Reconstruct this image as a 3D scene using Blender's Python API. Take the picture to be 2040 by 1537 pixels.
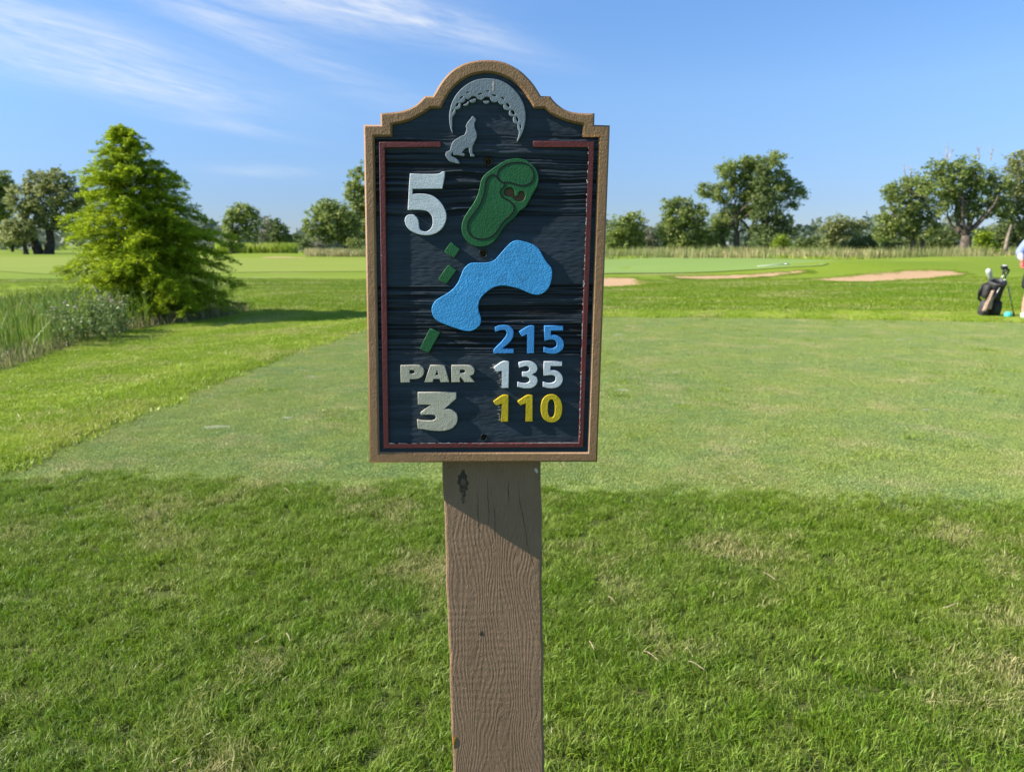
import bpy, bmesh, math, random
import numpy as np
from mathutils import Vector, Matrix

for o in list(bpy.data.objects):
    bpy.data.objects.remove(o)
random.seed(5)
rng = np.random.default_rng(11)
S = bpy.context.scene
COL = S.collection
R = math.radians

# ------------------------------------------------------------------ camera
F, CX, CY, HY = 1450.0, 1020.0, 768.5, 486.0      # photo pixels: focal length, centre, horizon
CAMH = 1.3
PITCH = math.atan((CY - HY) / F)
cd = bpy.data.cameras.new('camera')
cd.sensor_width = 36.0
cd.lens = 36.0 * F / 2040.0
cd.clip_start = 0.05
cd.clip_end = 5000
cd.dof.use_dof = True
cd.dof.focus_distance = 1.03
cd.dof.aperture_fstop = 9.0
cam = bpy.data.objects.new('camera', cd)
cam.location = (0, 0, CAMH)
cam.rotation_euler = (math.pi / 2 - PITCH, 0, 0)
COL.objects.link(cam)
S.camera = cam

# ------------------------------------------------------------------ sky and sun
SUN_EL, SUN_PHI = R(33.5), R(7.2)                # sun to the left, a little behind the camera
sun_vec = Vector((-math.cos(SUN_EL) * math.cos(SUN_PHI), -math.cos(SUN_EL) * math.sin(SUN_PHI), math.sin(SUN_EL)))
W = bpy.data.worlds.new('World')
S.world = W
W.use_nodes = True


class NT:
    """small helper to write node trees"""
    def __init__(self, tree):
        self.t = tree
        tree.nodes.clear()

    def n(self, kind, **kw):
        nd = self.t.nodes.new(kind)
        for k, v in kw.items():
            setattr(nd, k, v)
        return nd

    def put(self, sock, v):
        if v is None:
            return
        if hasattr(v, 'is_output') or isinstance(v, bpy.types.NodeSocket):
            self.t.links.new(v, sock)
        else:
            if isinstance(v, (tuple, list)) and len(v) == 3 and sock.type == 'RGBA':
                v = (*v, 1)
            sock.default_value = v

    def m(self, op, a, b=None, c=None, clamp=False):
        nd = self.n('ShaderNodeMath', operation=op, use_clamp=clamp)
        for i, v in enumerate((a, b, c)):
            self.put(nd.inputs[i], v)
        return nd.outputs[0]

    def vm(self, op, a, b=None):
        nd = self.n('ShaderNodeVectorMath', operation=op)
        self.put(nd.inputs[0], a)
        self.put(nd.inputs[1], b)
        return nd.outputs[0]

    def noise(self, vec, scale, detail=3, rough=.5, dist=0.0):
        nd = self.n('ShaderNodeTexNoise')
        self.put(nd.inputs['Vector'], vec)
        nd.inputs['Scale'].default_value = scale
        nd.inputs['Detail'].default_value = detail
        nd.inputs['Roughness'].default_value = rough
        nd.inputs['Distortion'].default_value = dist
        return nd.outputs[0]

    def mixc(self, f, a, b, blend='MIX'):
        nd = self.n('ShaderNodeMix', data_type='RGBA', blend_type=blend)
        self.put(nd.inputs[0], f)
        self.put(nd.inputs[6], a)
        self.put(nd.inputs[7], b)
        return nd.outputs[2]

    def ramp(self, f, lo, hi):
        nd = self.n('ShaderNodeMapRange', interpolation_type='SMOOTHSTEP')
        self.put(nd.inputs[0], f)
        nd.inputs[1].default_value = lo
        nd.inputs[2].default_value = hi
        return nd.outputs[0]

    def scalev(self, vec, s):
        nd = self.n('ShaderNodeMapping')
        self.put(nd.inputs[0], vec)
        nd.inputs['Scale'].default_value = s
        return nd.outputs[0]

    def attr(self, name):
        nd = self.n('ShaderNodeAttribute', attribute_name=name)
        return nd.outputs['Fac']

    def bump(self, h, strength, dist):
        nd = self.n('ShaderNodeBump')
        nd.inputs['Strength'].default_value = strength
        nd.inputs['Distance'].default_value = dist
        self.put(nd.inputs['Height'], h)
        return nd.outputs[0]

    def pbsdf(self, col, rough=.6, spec=.3, normal=None, metal=0.0):
        nd = self.n('ShaderNodeBsdfPrincipled')
        self.put(nd.inputs['Base Color'], col)
        self.put(nd.inputs['Roughness'], rough)
        nd.inputs['Specular IOR Level'].default_value = spec
        nd.inputs['Metallic'].default_value = metal
        if normal is not None:
            self.put(nd.inputs['Normal'], normal)
        return nd.outputs[0]

    def out(self, sh, kind='ShaderNodeOutputMaterial'):
        o = self.n(kind)
        self.t.links.new(sh, o.inputs[0])


def build_world():
    t = NT(W.node_tree)
    sky = t.n('ShaderNodeTexSky', sky_type='NISHITA')
    sky.sun_disc = False
    sky.sun_elevation = SUN_EL
    sky.sun_rotation = math.atan2(sun_vec.x, sun_vec.y)
    sky.altitude = 0
    sky.air_density = 1.0
    sky.dust_density = 0.0
    sky.ozone_density = 1.6
    tc = t.n('ShaderNodeTexCoord')
    d = t.vm('NORMALIZE', tc.outputs['Generated'])
    sep = t.n('ShaderNodeSeparateXYZ')
    t.put(sep.inputs[0], d)
    az = t.m('ARCTAN2', sep.outputs[0], sep.outputs[1])
    el = t.m('ARCSINE', sep.outputs[2])
    # thin cirrus: centre azimuth, elevation, half length, half height, slope, strength
    wisps = [(-.250, .292, .150, .028, -.10, .95), (-.100, .270, .120, .014, -.26, .8), (-.330, .245, .17, .016, -.34, .65),
             (-.520, .225, .150, .024, -.20, .85), (-.475, .182, .15, .015, -.10, .75), (-.60, .330, .11, .016, -.05, .55),
             (-.36, .142, .08, .006, -.12, .38), (-.31, .090, .06, .0055, 0.0, .45), (.08, .345, .16, .014, -.02, .28),
             (-.16, .345, .20, .018, -.05, .5), (-.66, .205, .10, .016, -.05, .5), (.9, .5, .5, .05, .2, .5), (-1.4, .4, .4, .05, .1, .5),
             (2.4, .5, .6, .06, -.2, .5), (-2.3, .6, .5, .06, .1, .5)]
    tot = None
    for (a0, e0, la, le, sl, st) in wisps:
        da = t.m('SUBTRACT', az, a0)
        de = t.m('SUBTRACT', t.m('SUBTRACT', el, e0), t.m('MULTIPLY', da, sl))
        q = t.m('ADD', t.m('POWER', t.m('ABSOLUTE', t.m('DIVIDE', da, la)), 2.0), t.m('POWER', t.m('ABSOLUTE', t.m('DIVIDE', de, le * 1.25)), 2.0))
        g = t.m('MULTIPLY', t.m('EXPONENT', t.m('MULTIPLY', q, -1.0)), st)
        tot = g if tot is None else t.m('ADD', tot, g)
    cv = t.n('ShaderNodeCombineXYZ')
    t.put(cv.inputs[0], az)
    t.put(cv.inputs[1], t.m('ADD', el, t.m('MULTIPLY', az, .17)))
    st1 = t.noise(t.scalev(cv.outputs[0], (5, 42, 1)), 1.0, 7, .62, .9)
    st2 = t.noise(t.scalev(cv.outputs[0], (16, 120, 1)), 1.0, 5, .65, 1.2)
    st = t.ramp(t.m('ADD', t.m('MULTIPLY', st1, .7), t.m('MULTIPLY', st2, .3)), .24, .80)
    cl = t.m('MULTIPLY', t.m('MULTIPLY', tot, t.m('ADD', t.m('MULTIPLY', st, 1.05), .05)), .8, clamp=True)
    # sky tinted by elevation, dimmer and bluer towards the horizon, the same all round
    cr = t.n('ShaderNodeValToRGB')
    t.put(cr.inputs[0], t.m('MULTIPLY', el, 1 / .8, clamp=True))
    e = cr.color_ramp.elements
    e[0].position, e[0].color = 0.0, (.40, .52, .86, 1)
    e[1].position, e[1].color = .42, (.80, 1.12, 1.50, 1)
    for pos, c_ in ((.07, (.49, .62, .98, 1)), (.23, (.80, .98, 1.26, 1)), (.95, (1.15, 1.2, 1.3, 1))):
        q = e.new(pos)
        q.color = c_
    tint = t.mixc(1.0, sky.outputs[0], cr.outputs[0], 'MULTIPLY')
    col = t.mixc(cl, tint, CLOUD)
    bg = t.n('ShaderNodeBackground')
    t.put(bg.inputs[0], col)
    bg.inputs[1].default_value = SKY_STRENGTH
    t.out(bg.outputs[0], 'ShaderNodeOutputWorld')


SKY_STRENGTH = 0.078
CLOUD = (6.6, 6.9, 7.3)
build_world()
sl = bpy.data.lights.new('sun', 'SUN')
sl.energy = 5.0
sl.angle = R(0.53)
sl.color = (1.0, .93, .82)
so = bpy.data.objects.new('sun', sl)
so.rotation_euler = (-sun_vec).to_track_quat('-Z', 'Y').to_euler()
so.location = (-30, -8, 30)
COL.objects.link(so)
S.view_settings.view_transform = 'Standard'
S.view_settings.look = 'None'
S.view_settings.gamma = 1.0
S.view_settings.use_curve_mapping = False
S.view_settings.exposure = 0.85
S.render.engine = 'CYCLES'
C = S.cycles
C.max_bounces = 7
C.diffuse_bounces = 3
C.glossy_bounces = 2
C.transmission_bounces = 4
C.transparent_max_bounces = 6
C.use_denoising = True
try:
    C.denoiser = 'OPENIMAGEDENOISE'
    C.denoising_input_passes = 'RGB_ALBEDO_NORMAL'
    C.denoising_prefilter = 'ACCURATE'
except Exception:
    pass
C.use_adaptive_sampling = False
C.sample_clamp_indirect = 8.0

# ------------------------------------------------------------------ geometry helpers
cp, sp = math.cos(PITCH), math.sin(PITCH)


def ray(px, py):
    x, z = (px - CX) / F, -(py - CY) / F
    return np.array([x, cp + z * sp, -sp + z * cp])


def at(px, py, Y):                                # the point on a pixel's ray at distance Y
    r = ray(px, py)
    p = r * (Y / r[1])
    return np.array([p[0], p[1], p[2] + CAMH])


def sstep(a, b, x):
    t = np.clip((x - a) / (b - a), 0, 1)
    return t * t * (3 - 2 * t)


POND = (-17.5, 17.5, 9.0, 6.0)


def H(x, y):                                      # the lie of the land
    x = np.asarray(x, float)
    y = np.asarray(y, float)
    z = .50 * np.exp(-(((x - 25) / 9.5) ** 2 + ((y - 42) / 8.5) ** 2))
    z += .46 * np.exp(-(((x - 44) / 14) ** 2 + ((y - 44) / 9.) ** 2))
    z += .16 * np.exp(-(((x - 12) / 9) ** 2 + ((y - 34) / 6.0) ** 2))
    z += .25 * np.exp(-(((x + 26) / 12) ** 2 + ((y - 82) / 7) ** 2))
    for (a, b, ra, rb, am) in ((2.6, 29.2, 3.6, 2.2, .20), (8.2, 33.5, 4.6, 2.2, .28), (14.3, 30.8, 4.2, 2.0, .40), (19.5, 33, 4.0, 2.6, .30), (27, 28, 4.5, 2.6, .22), (22, 37.5, 3.0, 2.0, .25)):
        z += am * np.exp(-(((x - a) / ra) ** 2 + ((y - b) / rb) ** 2))
    d = np.sqrt(((x - POND[0]) / POND[2]) ** 2 + ((y - POND[1]) / POND[3]) ** 2)
    z += -.85 * (1 - sstep(.72, 1.35, d))
    z += .05 * np.sin(x * .21 + 1) * np.sin(y * .17) * sstep(13, 22, y)
    return z


def gp(px, py):                                   # where a pixel's ray meets the ground
    r = ray(px, py)
    t, dt = .5, .25
    while t < 400:
        p = r * t
        if p[2] + CAMH < H(p[0], p[1]):
            lo, hi = t - dt, t
            for _ in range(30):
                mid = (lo + hi) / 2
                q = r * mid
                if q[2] + CAMH < H(q[0], q[1]):
                    hi = mid
                else:
                    lo = mid
            q = r * hi
            return np.array([q[0], q[1], float(H(q[0], q[1]))])
        t += dt
        dt = max(.1, t * .01)
    q = r * 150
    return np.array([q[0], q[1], 0.0])


MATS = {}


def mat(name):
    m = bpy.data.materials.new(name)
    m.use_nodes = True
    MATS[name] = m
    return m, NT(m.node_tree)


def tag(o, label=None, cat=None, group=None, kind=None):
    if label:
        o['label'] = label
    if cat:
        o['category'] = cat
    if group:
        o['group'] = group
    if kind:
        o['kind'] = kind
    return o


def empty(name, loc, label=None, cat=None, group=None):
    o = bpy.data.objects.new(name, None)
    o.empty_display_size = .1
    o.location = [float(v) for v in loc]
    COL.objects.link(o)
    return tag(o, label, cat, group)


def npmesh(name, V, faces, attrs=None, smooth=False):
    """V (n,3); faces: (m,k) array or list of lists; attrs: point floats"""
    me = bpy.data.meshes.new(name)
    V = np.asarray(V, np.float32)
    if isinstance(faces, np.ndarray):
        m, k = faces.shape
        me.vertices.add(len(V))
        me.vertices.foreach_set('co', V.ravel())
        me.loops.add(m * k)
        me.loops.foreach_set('vertex_index', faces.astype(np.int32).ravel())
        me.polygons.add(m)
        me.polygons.foreach_set('loop_start', np.arange(0, m * k, k, dtype=np.int32))
        me.polygons.foreach_set('loop_total', np.full(m, k, np.int32))
        me.update(calc_edges=True)
    else:
        me.from_pydata([tuple(map(float, v)) for v in V], [], [list(map(int, f)) for f in faces])
        me.update()
    if attrs:
        for k2, a in attrs.items():
            at_ = me.attributes.new(k2, 'FLOAT', 'POINT')
            at_.data.foreach_set('value', np.asarray(a, np.float32))
    if smooth:
        me.polygons.foreach_set('use_smooth', np.ones(len(me.polygons), bool))
    return me


def obj(name, me, m, parent=None, sub=(0, 0, 0)):
    """link a mesh given in world coordinates; under a parent it is shifted to the parent's place"""
    o = bpy.data.objects.new(name, me)
    if m is not None:
        me.materials.clear()
        me.materials.append(MATS[m] if isinstance(m, str) else m)
    COL.objects.link(o)
    if parent is not None:
        w = Vector((0, 0, 0))
        p = parent
        while p is not None:
            w += Vector(p.location)
            p = p.parent
        me.transform(Matrix.Translation(-w))
        o.parent = parent
    return o


def vnoise(x, y, seed=0):
    """2-D value noise in numpy, about -1..1"""
    xi, yi = np.floor(x).astype(int), np.floor(y).astype(int)
    fx, fy = x - xi, y - yi
    fx, fy = fx * fx * (3 - 2 * fx), fy * fy * (3 - 2 * fy)

    def h(a, b):
        n = (a * 374761393 + b * 668265263 + seed * 974634777) & 0xffffffff
        n = ((n ^ (n >> 13)) * 1274126177) & 0xffffffff
        n = n ^ (n >> 16)
        return (n & 0xffff) / 32767.5 - 1
    return (h(xi, yi) * (1 - fx) + h(xi + 1, yi) * fx) * (1 - fy) + (h(xi, yi + 1) * (1 - fx) + h(xi + 1, yi + 1) * fx) * fy


class TB:
    """collects tubes, boxes, lathes; one mesh"""
    def __init__(self):
        self.v, self.f = [], []

    def tube(self, pts, rad, seg=8, cap=True):
        pts = [np.asarray(p, float) for p in pts]
        n0 = len(self.v)
        prev = None
        for i, p in enumerate(pts):
            a = pts[max(i - 1, 0)]
            b = pts[min(i + 1, len(pts) - 1)]
            d = (b - a) / (np.linalg.norm(b - a) + 1e-9)
            if prev is None:
                u = np.cross(d, [0, 0, 1.0])
                if np.linalg.norm(u) < .1:
                    u = np.cross(d, [0, 1.0, 0])
            else:
                u = prev - d * (prev @ d)
            u /= np.linalg.norm(u)
            prev = u
            w = np.cross(d, u)
            r = rad[i] if hasattr(rad, '__len__') else rad
            for k in range(seg):
                an = 2 * math.pi * k / seg
                self.v.append(p + (u * math.cos(an) + w * math.sin(an)) * r)
        for i in range(len(pts) - 1):
            for k in range(seg):
                a = n0 + i * seg + k
                b = n0 + i * seg + (k + 1) % seg
                self.f.append((a, b, b + seg, a + seg))
        if cap:
            self.f.append(tuple(n0 + k for k in range(seg))[::-1])
            self.f.append(tuple(n0 + (len(pts) - 1) * seg + k for k in range(seg)))
        return self

    def loops(self, rings, cap=True):
        n0, seg = len(self.v), len(rings[0])
        for r in rings:
            self.v.extend(np.asarray(q, float) for q in r)
        for i in range(len(rings) - 1):
            for k in range(seg):
                a, b = n0 + i * seg + k, n0 + i * seg + (k + 1) % seg
                self.f.append((a, b, b + seg, a + seg))
        if cap:
            self.f.append(tuple(n0 + k for k in range(seg))[::-1])
            self.f.append(tuple(n0 + (len(rings) - 1) * seg + k for k in range(seg)))
        return self

    def lathe(self, c, axis, prof, seg=16):
        axis = np.asarray(axis, float)
        axis /= np.linalg.norm(axis)
        u = np.cross(axis, [0, 1.0, 0])
        if np.linalg.norm(u) < .1:
            u = np.cross(axis, [1.0, 0, 0])
        u /= np.linalg.norm(u)
        w = np.cross(axis, u)
        return self.loops([[np.asarray(c) + axis * z + (u * math.cos(2 * math.pi * k / seg) + w * math.sin(2 * math.pi * k / seg)) * max(r, 1e-4)
                            for k in range(seg)] for (r, z) in prof])

    def mesh(self, name, smooth=True):
        return npmesh(name, np.array(self.v), self.f, smooth=smooth)


def hermite(pts, corner=38, n=5):
    """round a traced outline except at its sharp corners"""
    P = np.array(pts, float)
    N = len(P)
    sm = []
    for i in range(N):
        a, b = P[i] - P[i - 1], P[(i + 1) % N] - P[i]
        ang = math.degrees(math.acos(np.clip(a @ b / (np.linalg.norm(a) * np.linalg.norm(b) + 1e-9), -1, 1)))
        sm.append(ang < corner)
    out = []
    for i in range(N):
        p, q = P[i], P[(i + 1) % N]
        L = np.linalg.norm(q - p)
        if not sm[i] and not sm[(i + 1) % N]:
            out.append(p)
            continue

        def tan(j):
            t_ = P[(j + 1) % N] - P[j - 1]
            return t_ / (np.linalg.norm(t_) + 1e-9) * L
        t0 = tan(i) if sm[i] else (q - p)
        t1 = tan((i + 1) % N) if sm[(i + 1) % N] else (q - p)
        for k in range(n):
            s = k / n
            out.append((2 * s ** 3 - 3 * s * s + 1) * p + (s ** 3 - 2 * s * s + s) * t0 + (-2 * s ** 3 + 3 * s * s) * q + (s ** 3 - s * s) * t1)
    return [tuple(p) for p in out]


def inpoly(x, y, poly):
    x, y = np.asarray(x), np.asarray(y)
    ins = np.zeros(x.shape, bool)
    n = len(poly)
    for i in range(n):
        x1, y1 = poly[i][:2]
        x2, y2 = poly[(i + 1) % n][:2]
        c = ((y1 > y) != (y2 > y)) & (x < (x2 - x1) * (y - y1) / (y2 - y1 + 1e-12) + x1)
        ins ^= c
    return ins


# ------------------------------------------------------------------ materials
def grass_mat(name, a, b, c, dry, dry_amt, s1=.9, transl=.35, rnd_amt=.35, dryscale=1.7, bands=0, aniso=None):
    m, t = mat(name)
    g = t.n('ShaderNodeNewGeometry')
    pos = g.outputs['Position']
    if aniso:
        pos = t.scalev(pos, aniso)
    n1 = t.ramp(t.noise(pos, s1, 4, .6), .3, .7)
    n2 = t.ramp(t.noise(pos, s1 * 5.3, 3, .6), .35, .68)
    r = t.attr('rnd')
    col = t.mixc(n1, a, b)
    col = t.mixc(t.m('MULTIPLY', n2, .6), col, c)
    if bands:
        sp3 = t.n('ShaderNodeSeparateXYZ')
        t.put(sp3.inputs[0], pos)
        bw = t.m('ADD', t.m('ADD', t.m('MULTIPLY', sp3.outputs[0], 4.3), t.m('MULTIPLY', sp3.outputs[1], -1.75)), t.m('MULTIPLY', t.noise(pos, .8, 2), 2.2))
        col = t.mixc(t.m('MULTIPLY', t.ramp(t.m('SINE', bw), -.5, .6), bands), col, a)  # mowing stripes: the light on leaning blades is put into the colour
    dn = t.noise(t.vm('ADD', pos, (7.1, 3.3, 0)), dryscale, 4, .65)
    dm = t.ramp(t.m('ADD', dn, t.m('MULTIPLY', t.m('SUBTRACT', r, .5), .30)), .66 - dry_amt, .80 - dry_amt)
    col = t.mixc(dm, col, dry)
    v = t.m('ADD', 1 - rnd_amt, t.m('MULTIPLY', r, 2 * rnd_amt))
    hsv = t.n('ShaderNodeHueSaturation')
    t.put(hsv.inputs['Hue'], t.m('ADD', .485, t.m('MULTIPLY', r, .03)))
    t.put(hsv.inputs['Value'], v)
    t.put(hsv.inputs['Color'], col)
    pb = t.pbsdf(hsv.outputs[0], .45, .35)
    tr = t.n('ShaderNodeBsdfTranslucent')
    t.put(tr.inputs[0], hsv.outputs[0])
    mx = t.n('ShaderNodeMixShader')
    mx.inputs[0].default_value = transl
    t.t.links.new(pb, mx.inputs[1])
    t.t.links.new(tr.outputs[0], mx.inputs[2])
    t.out(mx.outputs[0])


grass_mat('rough_blade', (.165, .285, .018), (.235, .335, .026), (.34, .41, .085), (.48, .42, .20), .05, rnd_amt=.45, transl=.4)
grass_mat('tee_blade', (.285, .40, .14), (.38, .455, .12), (.44, .495, .14), (.55, .50, .25), .065, s1=1.1, rnd_amt=.25)
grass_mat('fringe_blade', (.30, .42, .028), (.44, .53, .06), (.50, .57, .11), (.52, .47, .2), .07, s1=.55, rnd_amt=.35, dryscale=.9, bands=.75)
grass_mat('field_blade', (.165, .285, .012), (.23, .33, .014), (.29, .365, .035), (.47, .43, .18), .09, s1=.34, rnd_amt=.3, dryscale=.75, aniso=(.38, 1, 1))
grass_mat('reed_blade', (.12, .23, .03), (.17, .28, .03), (.26, .32, .05), (.40, .34, .15), .06, s1=1.5)
grass_mat('reed_dark', (.05, .10, .02), (.08, .14, .025), (.12, .18, .03), (.2, .2, .08), .03, s1=.8)
grass_mat('native_blade', (.36, .33, .14), (.26, .31, .09), (.17, .26, .06), (.52, .42, .22), .13, s1=.06, dryscale=.10)
grass_mat('weed_leaf', (.16, .24, .06), (.20, .28, .08), (.27, .32, .11), (.38, .34, .16), .03, s1=2.0)


grass_mat('tee_weed_blade', (.22, .33, .035), (.28, .37, .04), (.34, .42, .06), (.45, .42, .2), .03, s1=2.0)


def ground_mat(name, a, b, c, dry, s1, dry_lo, aniso=(1, 1, 1), bumpd=.02, fine=9.0, spots=None):
    m, t = mat(name)
    g = t.n('ShaderNodeNewGeometry')
    pos = t.scalev(g.outputs['Position'], aniso)
    n1 = t.ramp(t.noise(pos, s1, 5, .6), .32, .68)
    n2 = t.ramp(t.noise(pos, s1 * 4.1, 4, .65), .35, .7)
    col = t.mixc(n1, a, b)
    col = t.mixc(t.m('MULTIPLY', n2, .55), col, c)
    dm = t.ramp(t.noise(t.vm('ADD', pos, (4.7, 9.2, 0)), s1 * 2.3, 5, .65), dry_lo, dry_lo + .13)
    col = t.mixc(dm, col, dry)
    fn = t.noise(g.outputs['Position'], fine, 4, .7)
    col = t.mixc(t.m('MULTIPLY', t.ramp(fn, .35, .7), .30), col, c)
    if spots:
        vo = t.n('ShaderNodeTexVoronoi')
        vo.inputs['Scale'].default_value = spots[0]
        t.put(vo.inputs['Vector'], t.vm('ADD', t.scalev(g.outputs['Position'], (.55, 1.0, 1)), t.vm('MULTIPLY', t.n('ShaderNodeTexNoise').outputs[1], (.3, .3, 0))))
        sep = t.n('ShaderNodeSeparateColor')
        t.put(sep.inputs[0], vo.outputs['Color'])
        k = t.m('MULTIPLY', t.m('LESS_THAN', vo.outputs['Distance'], spots[1]), t.m('GREATER_THAN', sep.outputs[0], spots[2]))
        col = t.mixc(t.m('MULTIPLY', k, .6), col, spots[3])
    nb = t.bump(fn, .8, bumpd)
    t.out(t.pbsdf(col, .8, .15, nb))


ground_mat('turf', (.16, .25, .014), (.205, .285, .018), (.245, .305, .03), (.38, .36, .14), .16, .575, (.35, 1.0, 1), .03, 5.0)
ground_mat('fairway', (.225, .295, .035), (.25, .31, .04), (.27, .32, .05), (.34, .34, .10), .09, .68, (.3, 1, 1), .01, 4.0)
ground_mat('tee_turf', (.215, .29, .078), (.245, .305, .075), (.27, .32, .085), (.36, .34, .16), .75, .65, (.5, 1.3, 1), .006, 55.0,
           spots=(.85, .09, .72, (.36, .34, .24)))
ground_mat('green_turf', (.215, .32, .07), (.225, .33, .07), (.24, .335, .08), (.3, .35, .1), .12, .75, (.4, 1, 1), .004, 6.0)
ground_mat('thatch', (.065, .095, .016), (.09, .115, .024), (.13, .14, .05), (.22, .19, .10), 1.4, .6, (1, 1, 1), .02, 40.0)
ground_mat('bank_soil', (.11, .10, .05), (.13, .12, .05), (.16, .14, .07), (.24, .2, .11), .9, .58, (1, 1, 1), .03, 20.0)
ground_mat('sand', (.50, .325, .17), (.54, .35, .19), (.58, .38, .215), (.44, .285, .15), .5, .7, (.5, 1, 1), .03, 6.0)


ground_mat('divot_sand', (.27, .29, .19), (.32, .32, .22), (.25, .30, .15), (.37, .35, .27), 14.0, .6, (1, 1, 1), .01, 60.0)


def simple(name, col, rough=.6, spec=.3, var=.12, scale=8.0, bumps=0.0, bscale=60.0, metal=0.0):
    m, t = mat(name)
    g = t.n('ShaderNodeTexCoord')
    n1 = t.noise(g.outputs['Object'], scale, 4, .6)
    c2 = tuple(max(0, v * (1 - 2 * var)) for v in col)
    c3 = tuple(min(1, v * (1 + 2 * var)) for v in col)
    colr = t.mixc(t.ramp(n1, .3, .7), c2, c3)
    nb = t.bump(t.noise(g.outputs['Object'], bscale, 4, .6), .9, bumps) if bumps else None
    t.out(t.pbsdf(colr, rough, spec, nb, metal))


def leaf_mat(name, a, b, c, transl=.4, spec=.25):
    m, t = mat(name)
    r = t.attr('rnd')
    k = t.attr('clump')
    col = t.mixc(k, a, b)
    col = t.mixc(t.m('MULTIPLY', t.ramp(r, .55, 1.0), .6), col, c)
    hsv = t.n('ShaderNodeHueSaturation')
    t.put(hsv.inputs['Value'], t.m('ADD', .72, t.m('MULTIPLY', r, .55)))
    t.put(hsv.inputs['Color'], col)
    pb = t.pbsdf(hsv.outputs[0], .5, spec)
    tr = t.n('ShaderNodeBsdfTranslucent')
    t.put(tr.inputs[0], hsv.outputs[0])
    mx = t.n('ShaderNodeMixShader')
    mx.inputs[0].default_value = transl
    t.t.links.new(pb, mx.inputs[1])
    t.t.links.new(tr.outputs[0], mx.inputs[2])
    t.out(mx.outputs[0])


leaf_mat('leaf_green', (.23, .31, .075), (.31, .37, .105), (.40, .44, .17), .48)
leaf_mat('leaf_dark', (.145, .205, .068), (.19, .245, .085), (.26, .30, .12), .42)
leaf_mat('leaf_olive', (.265, .305, .105), (.34, .365, .145), (.41, .43, .21), .48)
leaf_mat('leaf_bright', (.24, .35, .026), (.31, .40, .036), (.38, .44, .06), .48)
leaf_mat('leaf_cypress', (.28, .40, .014), (.36, .46, .02), (.46, .52, .04), .55)
leaf_mat('leaf_grey', (.22, .23, .14), (.27, .27, .19), (.33, .32, .25), .4)
leaf_mat('leaf_far', (.10, .135, .09), (.125, .16, .11), (.15, .18, .13), .3)
simple('bark', (.13, .105, .085), .9, .1, .25, 3.0, .02, 12.0)
simple('bark_dark', (.06, .05, .04), .9, .1, .25, 3.0, .02, 12.0)
simple('bark_pale', (.36, .31, .25), .9, .1, .2, 2.0, .02, 12.0)
simple('dry_straw', (.46, .38, .22), .7, .2, .2, 60)
simple('bark_tan', (.24, .20, .15), .9, .1, .25, 2.0, .02, 12.0)
simple('petal', (.60, .45, .42), .6, .2, .1, 30)


def painted(name, col, bump_scale=900.0, bump=.0007, wear=None, wear_lo=.66, var=.10, stretch=(1, 1, 1), rough=.55):
    """brushed outdoor paint with a pebbly skin; wear shows through in small flakes"""
    m, t = mat(name)
    tc = t.n('ShaderNodeTexCoord')
    p = tc.outputs['Object']
    n0 = t.noise(p, 22, 4, .6)
    colr = t.mixc(t.ramp(n0, .3, .7), tuple(v * (1 - var) for v in col), tuple(min(1, v * (1 + var)) for v in col))
    br = t.noise(t.scalev(p, (2.2, 1, 16)), 11, 5, .65)
    colr = t.mixc(t.m('MULTIPLY', t.ramp(br, .45, .75), .22), colr, tuple(v * .55 + .02 for v in col))
    gm = t.noise(p, 38, 6, .7)
    colr = t.mixc(t.m('MULTIPLY', t.ramp(gm, .60, .70), .35), colr, tuple(v * .45 + .03 for v in col))
    if wear:
        wn = t.noise(t.scalev(p, (1, 1, 2.2)), 55, 6, .7)
        wn2 = t.noise(p, 9, 3, .5)
        wm = t.ramp(t.m('ADD', t.m('MULTIPLY', wn, .7), t.m('MULTIPLY', wn2, .3)), wear_lo, wear_lo + .03)
        colr = t.mixc(wm, colr, wear)
    h = t.m('ADD', t.noise(t.scalev(p, stretch), bump_scale * .8, 3, .55), t.m('MULTIPLY', t.noise(t.scalev(p, stretch), bump_scale * .3, 2, .5), .6))
    t.out(t.pbsdf(colr, rough, .35, t.bump(h, .9, bump)))


painted('frame_brown', (.30, .172, .084), 560, .0011)
painted('maroon', (.125, .024, .024), 700, .0008, wear=(.42, .30, .25), wear_lo=.685)
painted('paint_white', (.60, .66, .70), 700, .0007, stretch=(1, 1, 2))
painted('paint_cream', (.46, .44, .34), 700, .0007)
painted('paint_blue', (.055, .345, .72), 560, .0010)
painted('paint_digit_blue', (.05, .28, .66), 700, .0008)
painted('paint_green', (.012, .115, .035), 700, .0007, wear=(.10, .24, .10), wear_lo=.71)
painted('paint_yellow', (.56, .42, .012), 700, .0008)
painted('paint_grey', (.20, .245, .28), 700, .0006)
painted('wood_brown', (.11, .058, .03), 300, .0010, stretch=(1, 1, 6))
painted('groove_black', (.006, .008, .006), 700, .0003)
painted('flake_pale', (.62, .56, .50), 500, .0005)
painted('flake_bare', (.50, .42, .36), 500, .0005)
painted('bare_orange', (.40, .20, .05), 300, .001)
painted('crack_dark', (.05, .036, .026), 300, .0014, wear=(.13, .085, .055), wear_lo=.5)
painted('knot_core', (.15, .10, .065), 300, .0014, wear=(.04, .03, .02), wear_lo=.5)
simple('screw_steel', (.03, .03, .03), .5, .4, .3, 200, metal=.6)


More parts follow.
